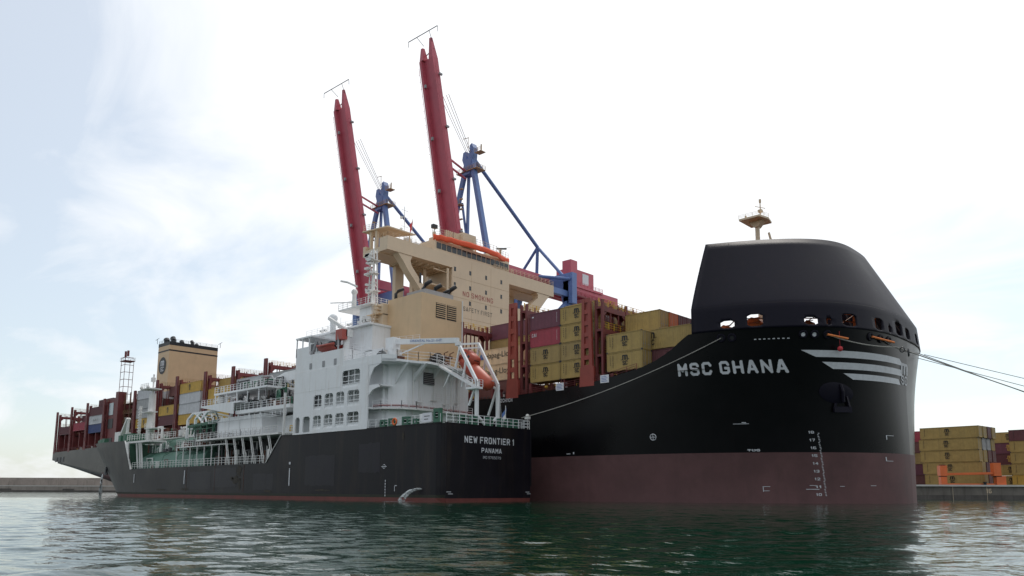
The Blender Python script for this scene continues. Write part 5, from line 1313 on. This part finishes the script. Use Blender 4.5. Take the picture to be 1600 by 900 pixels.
for s in (9.5,17,26,34,43): q.add([qf(s,0,.05),qf(s+.07,0,.05),qf(s+.07,2.7,.05),qf(s,2.7,.05)],[(0,1,2,3)])
put_text(q,'16',lambda u,v: qf(16.9+1.15*u,1.35+.95*v,.06),bold=.02)
o=q.build('berth_number',M['cream'],None); tag(o,'painted berth number 16 on the dark quay wall at the right','number')
q=MB(); p=qf(17.2,2.95,-.6); q.cyl((p.x,p.y,3.1),.28,.45,12); q.cyl((p.x,p.y,3.55),.42,.22,12); q.box(p.x-.5,p.x+.5,p.y-.5,p.y+.5,3.08,3.14)
q.thing('mooring_bollard',M['black'],'small black bollard on the quay edge above the number 16','bollard')
# distant breakwater
q=MB(); Z0=470
def bw(z0,z1,f0,f1):
    A=cf(-520,Z0+f0); B_=cf(40,Z0+f0); Cc=cf(40,Z0+f1); Dd=cf(-520,Z0+f1)
    q.add([(v.x,v.y,z) for z in (z0,z1) for v in (A,B_,Cc,Dd)],[(0,3,2,1),(4,5,6,7),(0,1,5,4),(1,2,6,5),(2,3,7,6),(3,0,4,7)])
bw(-1,3.6,0,12); bw(3.6,7.2,9,16); bw(7.2,8.6,12,16)
q.thing('breakwater',M['concrete'],'long low concrete breakwater across the water at the far left','breakwater')
q=MB()
A=cf(-520,Z0-.3);B_=cf(40,Z0-.3); q.add([(A.x,A.y,3.3),(B_.x,B_.y,3.3),(B_.x,B_.y,3.75),(A.x,A.y,3.75)],[(0,1,2,3)])
for k in range(10): A=cf(-310+k*38,Z0-.4);B_=cf(-303+k*38,Z0-.4); q.add([(A.x,A.y,0),(B_.x,B_.y,0),(B_.x,B_.y,1.9),(A.x,A.y,1.9)],[(0,1,2,3)],1)
A=cf(-520,Z0-.35);B_=cf(40,Z0-.35); q.add([(A.x,A.y,-.5),(B_.x,B_.y,-.5),(B_.x,B_.y,.9),(A.x,A.y,.9)],[(0,1,2,3)],1)
q.thing('breakwater_ledge',[M['cope'],M['concrete_dark']],'pale ledge with dark openings along the foot of the breakwater','ledge')

# yard stacks on the right
gR='containers in the big yard stack right of the bow'
gR2='containers in the yard beyond the stack, at the right edge'
az=math.radians(-5)
az1=az
ux=Vector((math.cos(az),math.sin(az),0)); uy=Vector((-ux.y,ux.x,0))
def yard(Xl,Zl,rows,tiers_,cols_,labf,grp,offs=(0,0,0,0,0,0),L=12.19,logo=True):
    base=cf(Xl,Zl)
    for r_ in range(rows):
        for t in range(tiers_[r_] if isinstance(tiers_,list) else tiers_):
            c=cols_(r_,t); p=base+ux*(offs[t]+.12*r_)+uy*(2.62*r_)
            container(p.x,p.y,2.95+t*2.66,L,2.6,c,labf(r_,t,c),grp,('lightlogo' if c in('plum','maroon') else 'logo') if (logo and r_==0) else None,rz=az1)
tn=['bottom','second','third','fourth','top']
yard(94.5,178,4,5,lambda r,t: 'ochre' if r==0 else random.Random(r*7+t).choice(['ochre2','maroon','brown','ochre','grey']),
  lambda r,t,c: ('%s tier mustard logo container, front of the yard stack beside the bow'%tn[t]) if r==0 else '%s tier %s container end, row %s of the yard stack'%(tn[t],cn[c],['','two','three','four'][r]),gR,offs=(.6,.3,-.1,-.2,.15))
yard(95.2,190,2,5,lambda r,t: ('brown','plum','ochre2','brown','rose')[t] if r==0 else 'maroon',lambda r,t,c:'%s tier %s container, %s row between bow and yard stack'%(tn[t],cn[c],['the front','the back'][r]),gR2,logo=False,L=6.06)
yard(117.5,192,1,5,lambda r,t: ('ochre','ochre','maroon','plum','ochre')[t],lambda r,t,c:'%s tier %s container of the middle yard stack'%(tn[t],cn[c]),gR2)
yard(117.8,182,1,5,lambda r,t: ('gold','ochre','ochre','ochre','maroon')[t],lambda r,t,c:'%s tier %s container of the rightmost yard stack'%(tn[t],cn[c]),gR2)
# orange spreader frame resting on the yard
r=empty('spreader_frame',tuple(cf(93,167.5,2.95)),math.atan2(Rv.y,Rv.x)-.1,'orange steel lifting frame standing on the quay before the yard stack','lifting frame')
q=MB(); 
q.box(0,1.25,0,1.3,0,1.9); q.box(-.1,1.35,-.1,1.4,2.1,4.3); q.box(11.4,12.6,0,1.3,0,1.9); q.box(10.9,12.4,-.1,1.4,2.1,4.9); q.box(12.4,13.4,.2,1.2,0,2.1)
q2=MB(); q2.box(0,1.25,0,1.3,0,1.9); q2.box(-.1,1.35,-.1,1.4,2.1,4.3); link('end_post',q2.mesh('end_post',M['orange']),r)
q2=MB(); q2.box(11.4,12.6,0,1.3,0,1.9); q2.box(10.9,12.4,-.1,1.4,2.1,4.9); q2.box(12.4,13.4,.2,1.2,0,2.1); link('end_post',q2.mesh('end_post',M['orange']),r)
q=MB(); q.beam((1.2,.4,2.5),(11,.4,2.7),.5,.45); q.beam((1.2,.4,.3),(11,.4,.3),.4,.35); q.beam((1.2,1.2,2.4),(11,1.2,2.6),.3,.35); link('cross_beam',q.mesh('cross_beam',M['orange']),r)
q=MB(); [q.box(x,x+1.2,.1,1.2,1.85,2.15) for x in (.1,11.3)]; [q.box(x,x+.5,.2,.7,4.3,4.55) for x in (0,.7)]; link('hinge_block',q.mesh('hinge_block',M['rust']),r)

# ================================================================ ROPES
def rope(name,pts,r,m,label,sag=0,n=18):
    P=[Vector(p) for p in pts]; out=[]
    for p,q_ in zip(P,P[1:]):
        for k in range(n):
            t=k/n; v=p.lerp(q_,t); v.z-=4*sag*t*(1-t); out.append(v)
    out.append(P[-1]); q=MB(); q.tube(out,r,6); return q.thing(name,m,label,'mooring line')
f1=hull_pt(32.35,21.4,.2)[0]
e1=cf(155,150,3.0)
rope('mooring_line',[f1,(38.6,15.0,19.9),e1],.075,M['rope'],'pale mooring line from the bow dropping steeply to the lower right',sag=.4)
rope('mooring_line',[hull_pt(36.3,21.5,.2)[0],(39.2,22,20.0),cf(154,151,3.0)],.05,M['rope_dark'],'dark doubled mooring line joining the thick one off the bow',sag=.5)
rope('mooring_line',[(37.2,33,21.5),cf(250,190,3.0)],.05,M['rope'],'thin upper mooring line stretching almost level to the right edge',sag=.8)
rope('mooring_line',[(37.1,30,20.6),cf(215,180,3.0)],.05,M['rope'],'thin middle mooring line stretching to the right edge',sag=.5)
p=f1; d_=(Vector((38.6,15.0,19.9))-f1)
rope('chafe_guard',[f1+Vector((0,-.12,.02)),f1+d_*.30+Vector((0,-.12,-.05))],.14,M['rope_orange'],'orange sleeve on the bow mooring line just outside its fairlead')
rope('chafe_guard',[hull_pt(35.7,21.55,.35)[0],hull_pt(36.75,21.3,.55)[0]],.14,M['rope_orange'],'orange sleeve running along the fairleads near the stem')
q=MB(); q.ring((39.6,16.4,19.3),(1,0.3,0),.45,.12,14,6); q.ring((39.1,15.6,19.6),(.2,1,0),.3,.09,12,6); q.thing('rope_shackle',M['darkgrey'],'dark ring shackle joining mooring lines just right of the stem','shackle')
rope('mooring_line',[hull_pt(21.2,21.4,.2)[0],(-6.2,-7.0,12.0)],.055,M['rope'],'long pale line from the bow fairlead down across the black hull to the tanker stern',sag=.9,n=30)
rope('mooring_line',[(-6,-9.6,11.4),(-6.2,-17,11.2),(-13,-21.5,11.0)],.05,M['rope_dark'],'slack dark line along the tanker stern railing',sag=.3)

# ================================================================ DISCHARGE WATER
mw=bpy.data.materials.new('foam'); mw.use_nodes=True; b=mw.node_tree.nodes['Principled BSDF']; b.inputs['Base Color'].default_value=(.75,.78,.78,1); b.inputs['Roughness'].default_value=.4
nz=mw.node_tree.nodes.new('ShaderNodeTexNoise'); nz.inputs['Scale'].default_value=5; nz.inputs['Detail'].default_value=6
mr=mw.node_tree.nodes.new('ShaderNodeMapRange'); mr.inputs['From Min'].default_value=.40; mr.inputs['From Max'].default_value=.62; mr.inputs['To Max'].default_value=.85; mw.node_tree.links.new(nz.outputs['Fac'],mr.inputs['Value']); mw.node_tree.links.new(mr.outputs[0],b.inputs['Alpha'])
M['foam']=mw
def jet(pts,r0,r1,label):
    q=MB(); rn=random.Random(2)
    for k in range(5):
        o=Vector((rn.uniform(-.08,.08),rn.uniform(-.08,.08),rn.uniform(-.06,.06)))
        q.tube([Vector(p)+o*(1+i*.6) for i,p in enumerate(pts)],r0,7,0,True,r1)
    e=pts[-1]
    q.add([(e[0]+math.cos(a)*(1.6+.5*math.sin(3*a))*1.9,e[1]-.4+math.sin(a)*.9,.03) for a in [k*math.pi/12 for k in range(24)]],[tuple(range(24))])
    return q.thing('water_jet',M['foam'],label,'water discharge',smooth=True)
jet([(-9.9,-22.6,1.75),(-10.6,-23.1,1.7),(-11.3,-23.5,1.4),(-11.9,-23.8,.9),(-12.3,-24.0,.4),(-12.5,-24.1,0)],.06,.2,'curved white jet of cooling water pouring from the tanker side near its stern')
jet([(-187,.2,6.6),(-187.1,-.25,5.2),(-187.2,-.35,3),(-187.2,-.4,0)],.12,.4,'thin vertical stream of water falling down the container ship hull near its stern')

# ================================================================ WATER
wm=bpy.data.materials.new('sea_water'); wm.use_nodes=True; nt=wm.node_tree; N=nt.nodes; L_=nt.links; b=N['Principled BSDF']
b.inputs['Base Color'].default_value=(.003,.030,.015,1); b.inputs['Roughness'].default_value=.045; b.inputs['IOR'].default_value=1.33; b.inputs['Specular IOR Level'].default_value=.5
tc=N.new('ShaderNodeTexCoord')
def noise(scale,sx,sy,rot,det,rough=.55,w=None):
    mp=N.new('ShaderNodeMapping'); mp.inputs['Rotation'].default_value=(0,0,rot); mp.inputs['Scale'].default_value=(sx,sy,1); L_.new(tc.outputs['Object'],mp.inputs['Vector'])
    n=N.new('ShaderNodeTexNoise'); n.inputs['Scale'].default_value=scale; n.inputs['Detail'].default_value=det; n.inputs['Roughness'].default_value=rough; L_.new(mp.outputs[0],n.inputs['Vector']); return n.outputs['Fac']
def bump(h,dist,prev=None,strength=1.0):
    bb=N.new('ShaderNodeBump'); bb.inputs['Strength'].default_value=strength; bb.inputs['Distance'].default_value=dist; L_.new(h,bb.inputs['Height'])
    if prev is not None: L_.new(prev,bb.inputs['Normal'])
    return bb.outputs[0]
R1=math.radians(-28)
n1=bump(noise(.16,1,1.0,R1,2),WB[0]); n2=bump(noise(.75,.8,1.3,R1+.4,3),WB[1],n1); n3=bump(noise(2.6,.8,1.3,R1-.3,3,.6),WB[2],n2)
L_.new(n3,b.inputs['Normal'])
import numpy as np
def sea_sheet():
    rs=np.random.RandomState(11)
    zl=[4.0]
    while zl[-1]<150: zl.append(zl[-1]+max(.085,zl[-1]*.0052))
    zl=np.array(zl); xl=np.arange(-105,125,.24)
    ZZ,XX=np.meshgrid(zl,xl,indexing='ij')
    wx=C0.x+Rv.x*XX+Dv.x*ZZ; wy=C0.y+Rv.y*XX+Dv.y*ZZ
    H=np.zeros_like(wx)
    wind=math.atan2(Dv.y,Dv.x)+.35
    for k in range(WN):
        lam=.42*(WL/.42)**(k/(WN-1)); a=wind+rs.normal(0,.55)+(math.pi if rs.rand()<.25 else 0); kk=2*math.pi/lam
        amp=WA*lam**WP*(.7+.6*rs.rand()); ph=rs.rand()*6.283
        fade=np.clip(1.5-ZZ*.010/lam*1.3,0,1)
        env=1+.5*np.sin((wx*math.sin(a)+wy*math.cos(a))*kk*.13+ph*2)
        t=kk*(wx*math.cos(a)+wy*math.sin(a))+ph+.5*np.sin(kk*.31*(wy*math.cos(a)-wx*math.sin(a))+ph)
        H+=amp*fade*env*(np.sin(t)+.28*np.cos(2*t))
    edge=np.clip((150-ZZ)/20,0,1)*np.clip((XX+105)/8,0,1)*np.clip((125-XX)/8,0,1)*np.clip((ZZ-4)/1.5,0,1)
    H*=edge; H+=.004*1
    ny,nx=wx.shape
    me=bpy.data.meshes.new('sea'); me.vertices.add(ny*nx+8)
    co_=np.stack([wx,wy,H],-1).reshape(-1,3)
    # outer flat sheet out to the horizon, joined at the patch border height
    cor=[cf(-105,4,.004),cf(float(xl[-1]),4,.004),cf(float(xl[-1]),zl[-1],.004),cf(-105,zl[-1],.004),Vector((4000,-3000,.004)),Vector((5000,4000,.004)),Vector((-4000,5000,.004)),Vector((-4500,-3000,.004))]
    allc=np.concatenate([co_,np.array([tuple(c) for c in cor])]); me.vertices.foreach_set('co',allc.ravel())
    idx=np.arange(ny*nx).reshape(ny,nx)
    f=np.stack([idx[:-1,:-1],idx[:-1,1:],idx[1:,1:],idx[1:,:-1]],-1).reshape(-1,4)
    b0=ny*nx
    ring=np.array([[b0+0,b0+7,b0+4,b0+1],[b0+1,b0+4,b0+5,b0+2],[b0+2,b0+5,b0+6,b0+3],[b0+3,b0+6,b0+7,b0+0]])
    f=np.concatenate([f,ring])
    me.loops.add(f.size); me.loops.foreach_set('vertex_index',f.ravel().astype(np.int32))
    me.polygons.add(len(f)); me.polygons.foreach_set('loop_start',(np.arange(len(f))*4).astype(np.int32)); me.polygons.foreach_set('loop_total',np.full(len(f),4,np.int32))
    me.update(calc_edges=True); me.validate()
    me.polygons.foreach_set('use_smooth',np.ones(len(me.polygons),bool)); me.materials.append(wm)
    return me
o=link('harbour_water',sea_sheet()); o['kind']='structure'

# ================================================================ SKY AND SUN
SUN_EL=math.radians(52); sun_dir=(Dv*.80+Rv*.35); sun_dir.normalize()
w=bpy.data.worlds.new('World'); scene.world=w; w.use_nodes=True; nt=w.node_tree; N=nt.nodes; L_=nt.links
for n in list(N): N.remove(n)
out=N.new('ShaderNodeOutputWorld'); bg=N.new('ShaderNodeBackground'); bg2=N.new('ShaderNodeBackground'); mix=N.new('ShaderNodeMixShader')
sky=N.new('ShaderNodeTexSky'); sky.sky_type='NISHITA'; sky.sun_disc=False; sky.sun_elevation=SUN_EL; sky.sun_rotation=math.atan2(sun_dir.x,sun_dir.y); sky.dust_density=1.2; sky.air_density=1.0
tn_=N.new('ShaderNodeVectorMath'); tn_.operation='MULTIPLY'; tn_.inputs[1].default_value=(.93,1.03,1.0); L_.new(sky.outputs[0],tn_.inputs[0]); L_.new(tn_.outputs[0],bg.inputs['Color']); bg.inputs['Strength'].default_value=.13
tc=N.new('ShaderNodeTexCoord'); sep=N.new('ShaderNodeSeparateXYZ'); L_.new(tc.outputs['Generated'],sep.inputs[0])
# cloud deck: project the direction on a plane overhead
ad=N.new('ShaderNodeMath'); ad.operation='ADD'; ad.inputs[1].default_value=.22; L_.new(sep.outputs['Z'],ad.inputs[0])
dv=N.new('ShaderNodeVectorMath'); dv.operation='DIVIDE'; cmb=N.new('ShaderNodeCombineXYZ')
for i in range(3): L_.new(ad.outputs[0],cmb.inputs[i])
L_.new(tc.outputs['Generated'],dv.inputs[0]); L_.new(cmb.outputs[0],dv.inputs[1])
mp=N.new('ShaderNodeMapping'); mp.inputs['Location'].default_value=CLOUD_LOC; mp.inputs['Scale'].default_value=(1,1.6,0); mp.inputs['Rotation'].default_value=(0,0,.5); L_.new(dv.outputs[0],mp.inputs['Vector'])
cn_=N.new('ShaderNodeTexNoise'); cn_.inputs['Scale'].default_value=1.5; cn_.inputs['Detail'].default_value=9; cn_.inputs['Roughness'].default_value=.55; cn_.inputs['Distortion'].default_value=.7; L_.new(mp.outputs[0],cn_.inputs['Vector'])
# brighter cloud veil towards the sun
dot=N.new('ShaderNodeVectorMath'); dot.operation='DOT_PRODUCT'; L_.new(tc.outputs['Generated'],dot.inputs[0]); sv=Vector((sun_dir.x*math.cos(SUN_EL),sun_dir.y*math.cos(SUN_EL),math.sin(SUN_EL))); dot.inputs[1].default_value=sv
m1=N.new('ShaderNodeMapRange'); m1.inputs['From Min'].default_value=.35; m1.inputs['From Max'].default_value=.92; m1.inputs['To Min'].default_value=-.10; m1.inputs['To Max'].default_value=.35; L_.new(dot.outputs['Value'],m1.inputs['Value'])
a2=N.new('ShaderNodeMath'); a2.operation='ADD'; L_.new(cn_.outputs['Fac'],a2.inputs[0]); L_.new(m1.outputs[0],a2.inputs[1])
# a thinner, bluer window in the cloud high on the left
dl=N.new('ShaderNodeVectorMath'); dl.operation='DOT_PRODUCT'; L_.new(tc.outputs['Generated'],dl.inputs[0]); lv_=(Dv*.78-Rv*.62+Vector((0,0,.62))).normalized(); dl.inputs[1].default_value=lv_
ml=N.new('ShaderNodeMapRange'); ml.inputs['From Min'].default_value=.86; ml.inputs['From Max'].default_value=1.0; ml.inputs['To Min'].default_value=0; ml.inputs['To Max'].default_value=-.36; L_.new(dl.outputs['Value'],ml.inputs['Value'])
dr=N.new('ShaderNodeVectorMath'); dr.operation='DOT_PRODUCT'; L_.new(tc.outputs['Generated'],dr.inputs[0]); rv_=(Dv*.8+Rv*.66+Vector((0,0,.26))).normalized(); dr.inputs[1].default_value=rv_
mr_=N.new('ShaderNodeMapRange'); mr_.inputs['From Min'].default_value=.93; mr_.inputs['From Max'].default_value=1.0; mr_.inputs['To Min'].default_value=0; mr_.inputs['To Max'].default_value=-.34; L_.new(dr.outputs['Value'],mr_.inputs['Value'])
a3=N.new('ShaderNodeMath'); a3.operation='ADD'; L_.new(a2.outputs[0],a3.inputs[0]); L_.new(ml.outputs[0],a3.inputs[1])
a4=N.new('ShaderNodeMath'); a4.operation='ADD'; L_.new(a3.outputs[0],a4.inputs[0]); L_.new(mr_.outputs[0],a4.inputs[1]); a2=a4
m2=N.new('ShaderNodeMapRange'); m2.inputs['From Min'].default_value=.34; m2.inputs['From Max'].default_value=.60; m2.inputs['To Min'].default_value=CL[0]; m2.inputs['To Max'].default_value=1.0; L_.new(a2.outputs[0],m2.inputs['Value'])
# cloud brightness grows toward the sun
m3=N.new('ShaderNodeMapRange'); m3.inputs['From Min'].default_value=-.2; m3.inputs['From Max'].default_value=1.0; m3.inputs['To Min'].default_value=CL[1]; m3.inputs['To Max'].default_value=CL[2]; L_.new(dot.outputs['Value'],m3.inputs['Value'])
bg2.inputs['Color'].default_value=(.955,.975,1.0,1); L_.new(m3.outputs[0],bg2.inputs['Strength'])
L_.new(m2.outputs[0],mix.inputs[0]); L_.new(bg.outputs[0],mix.inputs[1]); L_.new(bg2.outputs[0],mix.inputs[2]); L_.new(mix.outputs[0],out.inputs[0])
sl=bpy.data.lights.new('sun','SUN'); sl.energy=SUN_E; sl.angle=math.radians(12); sl.color=(1,.95,.88)
so=bpy.data.objects.new('sun',sl); COL.objects.link(so); so.rotation_euler=(-sv).to_track_quat('-Z','Y').to_euler()
# ================================================================ CAMERA
cam=bpy.data.cameras.new('camera'); co=bpy.data.objects.new('camera',cam); COL.objects.link(co); scene.camera=co
co.location=(68.3,-89.4,1.5)
th=math.atan(167/1200.); F_=(Dv*math.cos(th)+Vector((0,0,math.sin(th)))).normalized()
Rr=Rv.copy(); U=Rr.cross(F_).normalized()
ro=.0035; R2=Rr*math.cos(ro)+U*math.sin(ro); U2=U*math.cos(ro)-Rr*math.sin(ro)
mt=Matrix((R2,U2,-F_)).transposed().to_4x4(); mt.translation=co.location; co.matrix_world=mt
cam.sensor_width=36; cam.lens=36*1200/1600; cam.shift_y=150/1600; cam.clip_end=9000; cam.clip_start=.3
scene.render.resolution_x=1600; scene.render.resolution_y=900
vs_=scene.view_settings; vs_.view_transform='Standard'; vs_.look='None'; vs_.gamma=1; vs_.exposure=EXPO; vs_.use_curve_mapping=False
